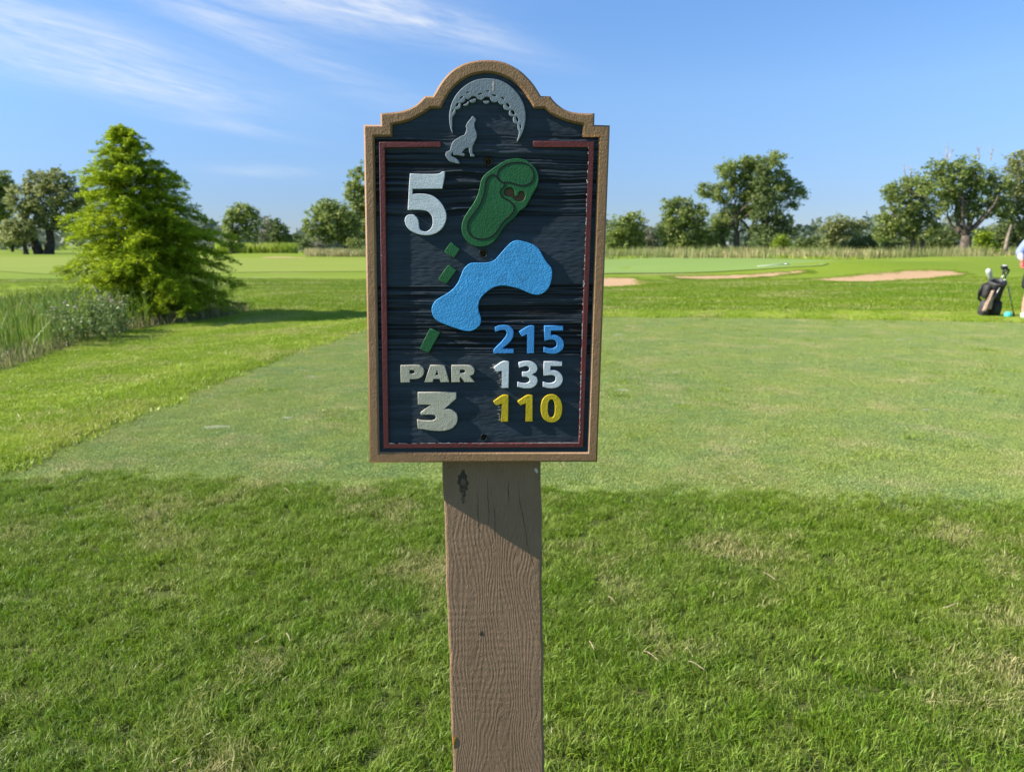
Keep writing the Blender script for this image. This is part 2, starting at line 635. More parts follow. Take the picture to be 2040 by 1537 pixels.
def panel_mat():
    m, t = mat('panel_navy')
    dep = t.attr('ridge')                        # 0 groove .. 1 ridge
    zone = t.attr('zone')
    tc = t.n('ShaderNodeTexCoord')
    p = tc.outputs['Object']
    n0 = t.ramp(t.noise(t.scalev(p, (3, 1, 22)), 4, 5, .6), .3, .7)
    col = t.mixc(n0, (.014, .024, .036), (.024, .042, .062))
    col = t.mixc(t.m('MULTIPLY', zone, .72), col, (.006, .007, .010))
    col = t.mixc(t.m('MULTIPLY', t.m('MULTIPLY', dep, dep), .65), col, (.045, .064, .085))
    gv = t.m('MULTIPLY', t.m('SUBTRACT', 1.0, t.ramp(dep, .22, .52)), t.m('ADD', .35, t.m('MULTIPLY', zone, .6)))
    col = t.mixc(gv, col, (.002, .002, .003))
    wn = t.noise(t.scalev(p, (5, 1, 75)), 5.0, 6, .7)
    wm = t.m('MULTIPLY', t.m('MULTIPLY', t.ramp(wn, .60, .72), t.ramp(dep, .55, .85)), t.m('ADD', .12, t.m('MULTIPLY', zone, .6)), clamp=True)
    col = t.mixc(wm, col, (.27, .23, .21))
    h = t.m('ADD', t.noise(t.scalev(p, (12, 1, 130)), 9.0, 4, .6), t.m('MULTIPLY', t.noise(p, 500, 3, .6), .35))
    t.out(t.pbsdf(col, .62, .28, t.bump(h, .8, .0007)))


panel_mat()


def post_mat():
    m, t = mat('post_brown')
    tc = t.n('ShaderNodeTexCoord')
    p = tc.outputs['Object']
    n0 = t.noise(t.scalev(p, (1, 1, .35)), 14, 4, .6)
    col = t.mixc(t.ramp(n0, .3, .7), (.25, .158, .095), (.305, .194, .12))
    # raised grain with cathedral arches, crossed by saw-blade chatter
    warp = t.noise(t.scalev(p, (1, 1, .28)), 15, 2, .5)
    sep = t.n('ShaderNodeSeparateXYZ')
    t.put(sep.inputs[0], p)
    gr = t.m('ADD', t.m('MULTIPLY', sep.outputs[0], 1050), t.m('MULTIPLY', warp, 110))
    g1 = t.m('SINE', gr)
    g2 = t.noise(t.scalev(p, (1, 1, .22)), 330, 4, .65, .6)
    saw = t.m('SINE', t.m('ADD', t.m('MULTIPLY', sep.outputs[2], 520), t.m('MULTIPLY', t.noise(p, 9, 2), 16)))
    sawa = t.m('MULTIPLY', t.m('MULTIPLY', saw, .12), t.ramp(t.noise(p, 8, 2), .4, .7))
    g3 = t.noise(t.scalev(p, (1, 1, .62)), 260, 3, .6, 1.6)
    h = t.m('ADD', t.m('ADD', t.m('MULTIPLY', g1, .16), t.m('MULTIPLY', g2, .8)), t.m('ADD', sawa, t.m('MULTIPLY', g3, 1.0)))
    t.out(t.pbsdf(col, .6, .3, t.bump(h, 1.0, .0019)))


post_mat()

# ------------------------------------------------------------------ the ground and its sheets
def build_ground():
    t = np.linspace(-1, 1, 321)
    k = 7.4
    xs = np.sinh(t * k) / np.sinh(k) * 1600
    ys = np.sinh(t * k) / np.sinh(k) * 1600 + 26
    X, Y = np.meshgrid(xs, ys)
    Z = H(X, Y)
    V = np.stack([X, Y, Z], -1).reshape(-1, 3)
    n = len(xs)
    i = np.arange((n - 1) * n).reshape(n - 1, n)[:, :-1].ravel()
    Fc = np.stack([i, i + 1, i + n + 1, i + n], -1)
    o = obj('ground', npmesh('ground', V, Fc, smooth=True), 'turf')
    tag(o, kind='structure')


build_ground()


def sheet(name, poly, m, dz, rings=10, n=4, kind='structure', corner=38, dip=0.0):
    """a draped sheet inside a closed outline given on the ground"""
    P = np.array(hermite([(p[0], p[1]) for p in poly], corner, n))
    c = P.mean(0)
    V = [(*c, float(H(*c)) + dz - dip)]
    Fs = []
    N = len(P)
    for r in range(1, rings + 1):
        s = r / rings
        q = c + (P - c) * s
        z = H(q[:, 0], q[:, 1]) + dz - dip * (1 - s ** 4)
        V += [(a, b, zz) for (a, b), zz in zip(q, z)]
    for k in range(N):
        Fs.append((0, 1 + k, 1 + (k + 1) % N))
    for r in range(rings - 1):
        b0, b1 = 1 + r * N, 1 + (r + 1) * N
        for k in range(N):
            Fs.append((b0 + k, b1 + k, b1 + (k + 1) % N, b0 + (k + 1) % N))
    o = obj(name, npmesh(name, V, Fs, smooth=True), m)
    tag(o, kind=kind)
    return o


def flat_sheet(name, poly, m, z):
    bm = bmesh.new()
    f = bm.faces.new([bm.verts.new((float(p[0]), float(p[1]), z)) for p in poly])
    bmesh.ops.triangulate(bm, faces=[f])
    bmesh.ops.recalc_face_normals(bm, faces=bm.faces)
    if sum(q.normal.z for q in bm.faces) < 0:
        bmesh.ops.reverse_faces(bm, faces=bm.faces)
    me = bpy.data.meshes.new(name)
    bm.to_mesh(me)
    bm.free()
    return tag(obj(name, me, m), kind='structure')


# edges of the tee ground, traced on the photograph and laid on the level ground
TEE = [gp(a, b) for a, b in ((-150, 985), (0, 932), (60, 906), (160, 866), (300, 812), (450, 750), (600, 697), (725, 655), (820, 632))] + \
      [np.array(p) for p in ((-1.2, 13.9, 0), (.2, 13.75, 0))] + \
      [gp(a, b) for a, b in ((1210, 632), (1500, 634), (1750, 638), (2038, 643))] + \
      [np.array(p) for p in ((12.0, 12.2, 0), (13.5, 10, 0), (13.6, 6, 0), (12.5, 3.2, 0), (9, 2.9, 0), (5.5, 3.2, 0))] + \
      [gp(a, b) for a, b in ((2038, 1012), (1700, 1000), (1400, 990), (1080, 980), (800, 974), (600, 969), (400, 962), (200, 957), (60, 958), (-60, 968))]
TEEP = hermite([(p[0], p[1]) for p in TEE], 50, 3)
flat_sheet('tee_ground', TEEP, 'tee_turf', .008)

# near rough is kept as bare thatch under its own grass
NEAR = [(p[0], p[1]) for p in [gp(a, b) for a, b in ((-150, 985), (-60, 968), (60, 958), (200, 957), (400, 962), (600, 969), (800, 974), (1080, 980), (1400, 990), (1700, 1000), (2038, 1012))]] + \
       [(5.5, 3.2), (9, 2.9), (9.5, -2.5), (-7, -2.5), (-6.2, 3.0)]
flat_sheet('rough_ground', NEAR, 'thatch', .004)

# fairway running away to the left, the putting green, four bunkers
FW = [gp(a, b) for a, b in ((-160, 533), (0, 541), (130, 547), (300, 546), (500, 543), (725, 541), (1000, 534), (1150, 527), (1190, 518), (1100, 513), (800, 513), (500, 513.5), (200, 512), (0, 511), (-200, 512))]
sheet('fairway', FW, 'fairway', .02, corner=70)
GR = [gp(a, b) for a, b in ((1060, 541), (1205, 546), (1330, 545), (1450, 541), (1560, 534), (1650, 526), (1640, 519), (1540, 515.5), (1380, 514), (1210, 513), (1080, 516))]
sheet('putting_green', GR, 'green_turf', .03, corner=70)
BUNK = [((1110, 566), (1150, 557), (1205, 554.5), (1262, 555.5), (1290, 564), (1270, 570), (1200, 573), (1140, 573)),
        ((1335, 552), (1370, 550.5), (1460, 549), (1530, 545), (1600, 540), (1606, 543), (1560, 549), (1480, 555.5), (1400, 557.5), (1350, 556)),
        ((1608, 557.5), (1680, 552), (1740, 546), (1800, 541.5), (1860, 539), (1905, 542), (1925, 547), (1880, 553), (1800, 559), (1740, 562.5), (1670, 562)),
        ((522, 513.5), (545, 512), (575, 512.3), (610, 514.5), (580, 516), (545, 515.6))]
for bk in BUNK:
    sheet('bunker', [gp(a, b) for a, b in bk], 'sand', .03, rings=8, corner=75, dip=.015)

# pond
m_, t_ = mat('pond_water')
gg = t_.n('ShaderNodeNewGeometry')
t_.out(t_.pbsdf((.012, .018, .012), .06, .5, t_.bump(t_.noise(gg.outputs['Position'], 2.5, 3, .5), .15, .02)))
wv = [(POND[0] + 9.3 * math.cos(a), POND[1] + 6.3 * math.sin(a), -.5) for a in np.linspace(0, 2 * math.pi, 64, endpoint=False)]
tag(obj('pond', npmesh('pond', wv, [list(range(64))]), 'pond_water'), kind='structure')
BANK = [(-5.35, 7.2), (-5.55, 8.6), (-5.9, 10.2), (-5.8, 11.4), (-5.45, 12.1), (-5.2, 13.2), (-5.4, 15.0), (-6.8, 16.2), (-8.0, 16.6), (-9.4, 18.2), (-12, 19), (-17, 19.4),
        (-24, 19), (-27, 16), (-24, 10.5), (-16, 8.0), (-10, 5.2), (-6.6, 5.0)]
sheet('pond_bank', BANK, 'bank_soil', .008, rings=26, corner=50, n=3)
BANKP = hermite(BANK, 50, 3)

# ------------------------------------------------------------------ grass, as scattered tufts
def blade_patch(name, n, size, hmin, hmax, wid, lean, m, seg=3, clumps=0):
    if clumps:
        cc = rng.uniform(-size / 2, size / 2, (clumps, 2))
        pick = rng.integers(0, clumps, n)
        base = cc[pick] + rng.normal(0, size / (clumps ** .5) * .33, (n, 2))
        cdir = rng.uniform(0, 2 * math.pi, clumps)[pick]
        ch = rng.uniform(.75, 1.15, clumps)[pick]
    else:
        base = rng.uniform(-size / 2, size / 2, (n, 2))
        cdir = rng.uniform(0, 2 * math.pi, n)
        ch = np.ones(n)
    hgt = rng.uniform(hmin, hmax, n) * ch
    th = cdir + rng.normal(0, .9, n)
    ln = np.abs(rng.normal(lean, lean * .5, n))
    d = np.stack([np.cos(th), np.sin(th), np.zeros(n)], -1)
    ph = rng.uniform(0, 2 * math.pi, n)
    side = np.stack([np.cos(ph), np.sin(ph), np.zeros(n)], -1)
    w = wid * rng.uniform(.7, 1.3, n)
    V, A, Hh = [], [], []
    rnd = rng.uniform(0, 1, n)
    for k in range(seg + 1):
        s = k / seg
        c = np.concatenate([base, np.zeros((n, 1))], 1) + d * (ln * hgt * s * s)[:, None]
        c[:, 2] = hgt * (s - .35 * np.minimum(ln, 1.2) * s * s)
        if k < seg:
            ww = w * (1 - .45 * s)
            V.append(c - side * ww[:, None] / 2)
            V.append(c + side * ww[:, None] / 2)
        else:
            V.append(c)
    nv = 2 * seg + 1
    VV = np.stack(V, 1).reshape(-1, 3)
    o0 = np.arange(n) * nv
    tris = []
    for k in range(seg - 1):
        a, b, c_, d_ = o0 + 2 * k, o0 + 2 * k + 1, o0 + 2 * k + 3, o0 + 2 * k + 2
        tris.append(np.stack([a, b, c_], -1))
        tris.append(np.stack([a, c_, d_], -1))
    tris.append(np.stack([o0 + 2 * seg - 2, o0 + 2 * seg - 1, o0 + 2 * seg], -1))
    T = np.concatenate(tris)
    me = npmesh(name, VV, T, {'rnd': np.repeat(rnd, nv)}, smooth=True)
    me.materials.append(MATS[m])
    return bpy.data.objects.new(name, me)


def scatter(name, pts, rots, scl, sources, label, cat='grass'):
    """one stuff object: real tufts set on points by geometry nodes"""
    n = len(pts)
    me = bpy.data.meshes.new(name)
    me.vertices.add(n)
    me.vertices.foreach_set('co', np.asarray(pts, np.float32).ravel())
    a = me.attributes.new('rotz', 'FLOAT', 'POINT')
    a.data.foreach_set('value', np.asarray(rots, np.float32))
    a = me.attributes.new('scl', 'FLOAT', 'POINT')
    a.data.foreach_set('value', np.asarray(scl, np.float32))
    a = me.attributes.new('pick', 'INT', 'POINT')
    a.data.foreach_set('value', rng.integers(0, len(sources), n).astype(np.int32))
    o = bpy.data.objects.new(name, me)
    me.materials.append(sources[0].data.materials[0])
    COL.objects.link(o)
    g = bpy.data.node_groups.new(name, 'GeometryNodeTree')
    g.interface.new_socket('Geometry', in_out='INPUT', socket_type='NodeSocketGeometry')
    g.interface.new_socket('Geometry', in_out='OUTPUT', socket_type='NodeSocketGeometry')
    N, L = g.nodes, g.links
    gi, go = N.new('NodeGroupInput'), N.new('NodeGroupOutput')
    inst = N.new('GeometryNodeInstanceOnPoints')
    join = N.new('GeometryNodeJoinGeometry')
    for s in sources[::-1]:
        oi = N.new('GeometryNodeObjectInfo')
        oi.inputs['Object'].default_value = s
        oi.inputs['As Instance'].default_value = True
        L.new(oi.outputs['Geometry'], join.inputs[0])

    def na(nm, ty):
        q = N.new('GeometryNodeInputNamedAttribute')
        q.data_type = ty
        q.inputs['Name'].default_value = nm
        return q.outputs[0]
    cx = N.new('ShaderNodeCombineXYZ')
    L.new(na('rotz', 'FLOAT'), cx.inputs[2])
    L.new(gi.outputs[0], inst.inputs['Points'])
    L.new(join.outputs[0], inst.inputs['Instance'])
    inst.inputs['Pick Instance'].default_value = True
    L.new(na('pick', 'INT'), inst.inputs['Instance Index'])
    L.new(cx.outputs[0], inst.inputs['Rotation'])
    L.new(na('scl', 'FLOAT'), inst.inputs['Scale'])
    L.new(inst.outputs[0], go.inputs[0])
    md = o.modifiers.new('tufts', 'NODES')
    md.node_group = g
    return tag(o, label, cat, kind='stuff')


def jitter_grid(x0, x1, y0, y1, step):
    gx, gy = np.meshgrid(np.arange(x0, x1, step), np.arange(y0, y1, step))
    gx = gx + rng.uniform(-.5, .5, gx.shape) * step
    gy = gy + rng.uniform(-.5, .5, gy.shape) * step
    return gx.ravel(), gy.ravel()


def in_view(x, y, margin=2.5):
    return np.abs(x) < .76 * y + margin


def put(name, x, y, s0, s1, sources, label, dz=0.0):
    p = np.stack([x, y, H(x, y) + dz], -1)
    n = len(x)
    return scatter(name, p, rng.uniform(0, 6.283, n), rng.uniform(s0, s1, n), sources, label)


near_src = [blade_patch('near_tuft', 1000, .26, .020, .042, .0026, .6, 'rough_blade', 3, 40) for _ in range(6)]
x, y = jitter_grid(-5.5, 6.5, -.6, 4.4, .135)
k = inpoly(x, y + .045 * vnoise(x * 2.3, x * 0, 51) + .03 * vnoise(x * 7, x * 0, 52), NEAR) & in_view(x, y, 2.2)
put('rough_grass', x[k], y[k], .75, 1.2, near_src, 'tufted green rough grass round the foot of the sign post', .003)

tee_src = [blade_patch('tee_tuft', 1700, .34, .008, .014, .0036, .8, 'tee_blade', 2, 0) for _ in range(4)]
x, y = jitter_grid(-4, 13, 3.0, 14.2, .175)
TEEIN = np.array(TEEP)
tc_ = TEEIN.mean(0)
k = inpoly(x, y, [tuple(tc_ + (p - tc_) * .992) for p in TEEIN]) & in_view(x, y, 1.2)
put('tee_grass', x[k], y[k], .8, 1.15, tee_src, 'short mown pale green grass covering the tee', .008)

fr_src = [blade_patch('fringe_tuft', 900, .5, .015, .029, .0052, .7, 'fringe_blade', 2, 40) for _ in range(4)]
x, y = jitter_grid(-9, 3, 3.5, 16, .235)
k = (x < 0) & ~inpoly(x, y, TEEP) & ~inpoly(x, y, BANKP) & ~inpoly(x, y, NEAR) & in_view(x, y, 1.5) & (y < 12 + .25 * (x + 9)) 
x2, y2 = jitter_grid(-7, 15, 11.5, 15.8, .25)
k2 = ~inpoly(x2, y2, TEEP) & ~inpoly(x2, y2, BANKP) & in_view(x2, y2, 1.5) & (y2 < 14.6 + .2 * vnoise(x2 * 1.5, y2, 3) - (x2 > 0) * .02 * x2) & ~((x2 < 0) & (y2 < 12 + .25 * (x2 + 9)))
TE = np.array([p[:2] for p in TEE[:15]])
tt = np.linspace(0, len(TE) - 1, 820)
ed = np.stack([np.interp(tt, range(len(TE)), TE[:, i]) for i in (0, 1)], -1)
nd = np.gradient(ed, axis=0)
nd = np.stack([-nd[:, 1], nd[:, 0]], -1) / np.linalg.norm(nd, axis=1)[:, None]
e3 = ed + nd * rng.uniform(.25, .31, 820)[:, None]
kk = (~inpoly(e3[:, 0], e3[:, 1], TEEP))
e3 = e3[kk]
DT = np.array(TEEP)
tq = np.linspace(0, len(DT), 900)
DT = np.stack([np.interp(tq, range(len(DT) + 1), np.r_[DT[:, i], DT[:1, i]]) for i in (0, 1)], -1)


def off_tee(x, y, d):
    return np.min(np.hypot(x[:, None] - DT[None, :, 0], y[:, None] - DT[None, :, 1]), 1) > d


k[k] &= off_tee(x[k], y[k], .27)
k2[k2] &= off_tee(x2[k2], y2[k2], .27)
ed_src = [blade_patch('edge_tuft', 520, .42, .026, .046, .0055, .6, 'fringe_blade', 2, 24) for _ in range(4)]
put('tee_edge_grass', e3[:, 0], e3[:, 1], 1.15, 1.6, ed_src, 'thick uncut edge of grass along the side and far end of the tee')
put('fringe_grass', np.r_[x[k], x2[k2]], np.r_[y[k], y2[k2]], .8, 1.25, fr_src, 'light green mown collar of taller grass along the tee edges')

fi_src = [blade_patch('field_tuft', 420, .8, .028, .05, .011, .6, 'field_blade', 2, 40) for _ in range(4)]
x, y = jitter_grid(-22, 24, 13, 27, .42)
k = in_view(x, y, 1.5) & ~inpoly(x, y, TEEP) & ~inpoly(x, y, BANKP) & ~((y < 14.5))
for bk in BUNK[:3]:
    P = np.array([gp(a, b)[:2] for a, b in bk])
    c_ = P.mean(0)
    k &= ~inpoly(x, y, [tuple(c_ + (p - c_) * 1.06) for p in P])
put('field_grass', x[k], y[k], .8, 1.25, fi_src, 'deeper green rough grass beyond the tee')
ex, ey = [], []
for bk in BUNK[:3]:
    P = np.array(hermite([tuple(gp(a, b)[:2]) for a, b in bk], 75, 14))
    P = P.mean(0) + (P - P.mean(0)) * 1.02
    ex.append(P[:, 0] + rng.normal(0, .12, len(P)))
    ey.append(P[:, 1] + rng.normal(0, .12, len(P)))
put('bunker_edge_grass', np.concatenate(ex), np.concatenate(ey), .25, .6, fi_src, 'ragged grass lip round the sand bunkers', .03)

x, y = jitter_grid(-4, 12, 4.0, 13.4, .42)
k = inpoly(x, y, [tuple(tc_ + (p - tc_) * .97) for p in TEEIN]) & in_view(x, y, 1.0) & (vnoise(x * .9, y * 1.3, 41) + rng.normal(0, .35, len(x)) > .25)
tf_src = [blade_patch('tee_weed', 160, .22, .012, .024, .005, .7, 'tee_weed_blade', 2, 5) for _ in range(4)]
put('tee_tufts', x[k], y[k], .6, 1.5, tf_src, 'slightly taller yellow-green tufts dotted over the tee', .008)
dv = []
df = []
for (a, b, ra, rb) in ((1243, 779, .06, .035), (1845, 819, .05, .03), (573, 835, .055, .03), (622, 752, .06, .04), (1347, 744, .05, .03), (1520, 690, .06, .05), (1790, 678, .1, .08), (430, 853, .12, .05), (1230, 668, .09, .09)):
    g0 = gp(a, b)
    k0 = len(dv)
    nn_ = 22
    dv.append(g0 + np.array([0, 0, .019]))
    for q in range(nn_):
        an = 2 * math.pi * q / nn_
        rr = 1 + .35 * float(vnoise(np.array([q * .7]), np.array([a * .1]), 5)[0])
        dv.append(g0 + np.array([ra * rr * math.cos(an), rb * rr * math.sin(an), .012]))
    df += [(k0, k0 + 1 + q, k0 + 1 + (q + 1) % nn_) for q in range(nn_)]
tag(obj('sand_filled_divots', npmesh('sand_filled_divots', dv, df, smooth=True), 'divot_sand'), 'scattered pale sand-filled divots on the tee', 'divots', kind='stuff')

# pale dry stalks dropped on the near turf
tb = TB()
for (a, b, L, an) in ((1535, 1168, .05, 2.4), (520, 1297, .035, .3), (577, 1292, .03, 2.2), (317, 1355, .03, .5), (1420, 1205, .02, 1), (1220, 1215, .03, 2.6),
                      (690, 985, .03, 2.3), (575, 992, .05, 2.5), (1300, 1330, .05, 2.5), (1390, 1350, .05, 2.6), (1890, 1228, .05, .1), (1180, 1310, .03, 2.0)):
    g0 = gp(a, b)
    d = np.array([math.cos(an), math.sin(an), 0])
    tb.tube([g0 + d * L * s + np.array([0, 0, .043 + .008 * math.sin(3 * s)]) + np.array([-d[1], d[0], 0]) * L * .25 * s * s for s in (-.5, -.2, .1, .4, .6)], [.0008, .0016, .0018, .0016, .0008], 5)
tag(obj('dry_stalks', tb.mesh('dry_stalks'), 'dry_straw'), 'few pale dry stalks dropped on the near turf', 'grass stalks', kind='stuff')

# ------------------------------------------------------------------ the hole sign
SN = np.array([math.sin(R(1)) * math.cos(R(1)), -math.cos(R(1)) * math.cos(R(1)), math.sin(R(1))])   # towards the camera
SU = np.array([math.cos(R(1)), math.sin(R(1)), 0.0])
SV = np.cross(SN, SU)
r0 = ray(963, 600)
SO = r0 * (1.03 / r0[1])
SO = np.array([SO[0], SO[1], SO[2] + CAMH])
THICK, RECESS = .032, .0045


def uv(px, py, w=0.0):
    """photo pixel -> coordinates in the board's plane, w in front of its face"""
    r = ray(px, py)
    o = SO + SN * w - np.array([0, 0, CAMH])
    p = r * (SN @ o / (SN @ r)) + np.array([0, 0, CAMH])
    d = p - SO
    return float(d @ SU), float(d @ SV)


def w3(u, v, w):
    return SO + SU * u + SV * v + SN * w


CROPS = {'A': (700, 100, 3.659), 'B': (700, 500, 3.4926), 'C': (870, 140, 7.686), 'D': (780, 320, 6.0), 'E': (780, 460, 5.912),
         'F': (780, 620, 5.489), 'G': (720, 110, 7.846), 'H': (960, 110, 7.846), 'P': (0, 0, 1.0)}


def tr(crop, pts, w=0.0):
    x0, y0, s = CROPS[crop]
    return [uv(x0 + a / s, y0 + b / s, w) for a, b in pts]


def plate(name, loops, w0, w1, bev, m, parent, res=1):
    """a cut-out board from w0 to w1 with eased edges; loops after the first are holes"""
    cu = bpy.data.curves.new(name, 'CURVE')
    cu.dimensions = '2D'
    cu.fill_mode = 'BOTH'
    cu.extrude = (w1 - w0) / 2 - bev
    cu.bevel_depth = bev
    cu.bevel_resolution = res
    cu.offset = -bev
    for lp in loops:
        sp_ = cu.splines.new('POLY')
        sp_.points.add(len(lp) - 1)
        for q, (a, b) in zip(sp_.points, lp):
            q.co = (a, b, 0, 1)
        sp_.use_cyclic_u = True
    co = bpy.data.objects.new(name, cu)
    COL.objects.link(co)
    dg = bpy.context.evaluated_depsgraph_get()
    me = bpy.data.meshes.new_from_object(co.evaluated_get(dg))
    bpy.data.objects.remove(co)
    bpy.data.curves.remove(cu)
    M = Matrix(((SU[0], SV[0], SN[0], 0), (SU[1], SV[1], SN[1], 0), (SU[2], SV[2], SN[2], 0), (0, 0, 0, 1)))
    off = SO + SN * (w0 + w1) / 2
    me.transform(Matrix.Translation(Vector(off)) @ M)
    me.name = name
    return obj(name, me, m, parent)


def ribbon(name, line, width, w, m, parent, closed=True):
    P = np.array(line)
    N = len(P)
    nx = np.roll(P, -1, 0) if closed else np.vstack([P[1:], P[-1:]])
    pv = np.roll(P, 1, 0) if closed else np.vstack([P[:1], P[:-1]])
    d = nx - pv
    d /= np.linalg.norm(d, axis=1)[:, None] + 1e-12
    nn = np.stack([-d[:, 1], d[:, 0]], -1)
    wd = np.asarray(width) if hasattr(width, '__len__') else np.full(N, width)
    a, b = P + nn * wd[:, None] / 2, P - nn * wd[:, None] / 2
    V = [w3(*q, w) for q in a] + [w3(*q, w) for q in b] + [w3(*q, w - .0006) for q in a] + [w3(*q, w - .0006) for q in b]
    Fs = []
    for i in range(N if closed else N - 1):
        j = (i + 1) % N
        Fs += [(i, N + i, N + j, j), (i, j, 2 * N + j, 2 * N + i), (N + j, N + i, 3 * N + i, 3 * N + j)]
    return obj(name, npmesh(name, V, Fs), m, parent)


# the post
def post_line():
    A, B = uv(881, 925, -THICK), uv(903, 1537, -THICK)
    A2, B2 = uv(1078, 925, -THICK), uv(1084, 1537, -THICK)
    dl = ((B[0] - A[0]) / (B[1] - A[1]) + (B2[0] - A2[0]) / (B2[1] - A2[1])) / 2
    mid = (A[0] + A2[0]) / 2, (A[1] + A2[1]) / 2
    return mid, dl, (A2[0] - A[0])


(pm_u, pm_v), slope, PW = post_line()
vg = -(SO[2]) / SV[2]                             # board coordinate of the ground


def pu(v):
    return pm_u + slope * (v - pm_v)


base = w3(pu(vg), vg, -THICK - PW / 2)
sign = empty('tee_sign', (base[0], base[1], 0.0), 'carved hole sign with brown arched frame on a square brown wooden post', 'sign')


def build_post():
    ch = .0042
    h = PW / 2
    sec = [(-h + ch, 0), (h - ch, 0), (h - ch * .3, -ch * .3), (h, -ch), (h, -PW + ch), (h - ch, -PW), (-h + ch, -PW), (-h, -PW + ch), (-h, -ch), (-h + ch * .3, -ch * .3)]
    vs = np.linspace(vg - .35, .12, 90)
    rings = []
    for v in vs:
        ww = .0006 * math.sin(v * 31) + .0005 * math.sin(v * 77 + 1)
        rings.append([w3(pu(v) + a + (ww if abs(a) > h * .9 else 0), v, -THICK - .0008 + b) for a, b in sec])
    tb = TB()
    tb.loops(rings)
    me = tb.mesh('post', smooth=False)
    return obj('post', me, 'post_brown', sign)


post = build_post()
# knot, cracks and chips on the post face
wf = -THICK - .0008


def blob(name, crop, pts, m, parent, w, dome=.0012):
    P = np.array(hermite(tr(crop, pts, w), 60, 3))
    c = P.mean(0)
    V = [w3(*c, w + dome)] + [w3(*(c + (q - c) * .6), w + dome * .7) for q in P] + [w3(*q, w) for q in P] + [w3(*q, w - .002) for q in P]
    N = len(P)
    Fs = [(0, 1 + k, 1 + (k + 1) % N) for k in range(N)]
    for a in (1, 1 + N):
        Fs += [(a + k, a + N + k, a + N + (k + 1) % N, a + (k + 1) % N) for k in range(N)]
    return obj(name, npmesh(name, V, Fs), m, parent)


kn = blob('knot', 'P', ((925, 934), (927, 942), (931, 947), (930, 954), (934, 962), (931, 969), (933, 974), (927, 978), (929, 987), (925, 990), (926, 999), (922, 1004), (919, 994), (920, 984), (915, 976), (916, 968), (911, 962), (913, 953), (912, 947), (917, 944), (920, 937)), 'crack_dark', post, wf, .0003)
blob('knot_core', 'P', ((922, 952), (927, 956), (928, 964), (924, 968), (919, 964), (918, 957)), 'knot_core', kn, wf + .0003, .0008)
blob('paint_chip', 'P', ((1064, 934), (1068, 931), (1072, 938), (1070, 943), (1066, 939)), 'flake_pale', post, wf)
blob('paint_chip', 'P', ((902, 1463), (910, 1466), (907, 1478), (904, 1490), (901, 1476)), 'bare_orange', post, wf)
blob('knot', 'P', ((957, 1255), (962, 1257), (962, 1264), (957, 1266), (954, 1260)), 'crack_dark', post, wf, .0008)
for ln in (((951, 978), (952, 1010), (953, 1050), (958, 1060)), ((971, 950), (972, 990), (974, 1020), (973, 1045)), ((984, 1005), (986, 1030), (986, 1072)),
           ((1012, 950), (1013, 985), (1014, 1005)), ((1033, 955), (1035, 1000), (1044, 1040), (1050, 1080), (1062, 1125))):
    P = np.array(tr('P', ln, wf))
    q = np.array([P[0] + (P[-1] - P[0]) * 0 for _ in range(1)])
    xs = np.interp(np.linspace(0, len(P) - 1, 16), range(len(P)), P[:, 0]) + rng.normal(0, .0003, 16)
    ys = np.interp(np.linspace(0, len(P) - 1, 16), range(len(P)), P[:, 1])
    ribbon('crack', np.stack([xs, ys], -1), np.interp(np.linspace(0, 1, 16), [0, .4, 1], [.0003, .0011, .0003]), wf + .00012, 'crack_dark', post, closed=False)

# the board: outline of the frame and of its inner edge
OUT = tr('G', ((28, 1082), (295, 1082), (290, 905), (420, 893), (560, 880), (690, 850), (790, 808), (880, 745), (945, 680), (995, 632), (1115, 632), (1160, 555), (1220, 450),
               (1300, 345), (1400, 245), (1520, 165), (1650, 110), (1800, 78), (1960, 68))) + \
    tr('H', ((200, 75), (330, 100), (480, 165), (600, 240), (700, 330), (800, 440), (870, 545), (925, 635), (1070, 635), (1110, 690), (1190, 770), (1290, 840), (1400, 880),
             (1560, 900), (1765, 905), (1760, 1085), (2005, 1093))) + tr('P', ((1190, 920), (735.7, 921.6)))
INN = tr('G', ((200, 1270), (478, 1270), (478, 1085), (620, 1058), (760, 1015), (880, 955), (980, 895), (1080, 825), (1240, 825), (1300, 700), (1360, 600), (1450, 490), (1570, 390),
               (1700, 320), (1850, 280), (1980, 272))) + \
    tr('H', ((200, 285), (330, 325), (450, 385), (560, 465), (650, 560), (730, 680), (820, 830), (975, 825), (1060, 900), (1180, 970), (1320, 1025), (1450, 1060), (1580, 1085),
             (1575, 1270), (1830, 1270))) + tr('P', ((1170.4, 900), (755.8, 901)))
OUT, INN = hermite(OUT, 30, 4), hermite(INN, 30, 4)
plate('frame', [OUT, INN], -RECESS - .008, 0, .0026, 'frame_brown', sign, 0)
board = plate('board', [OUT], -THICK, -RECESS - .0081, .0015, 'frame_brown', sign, 0)


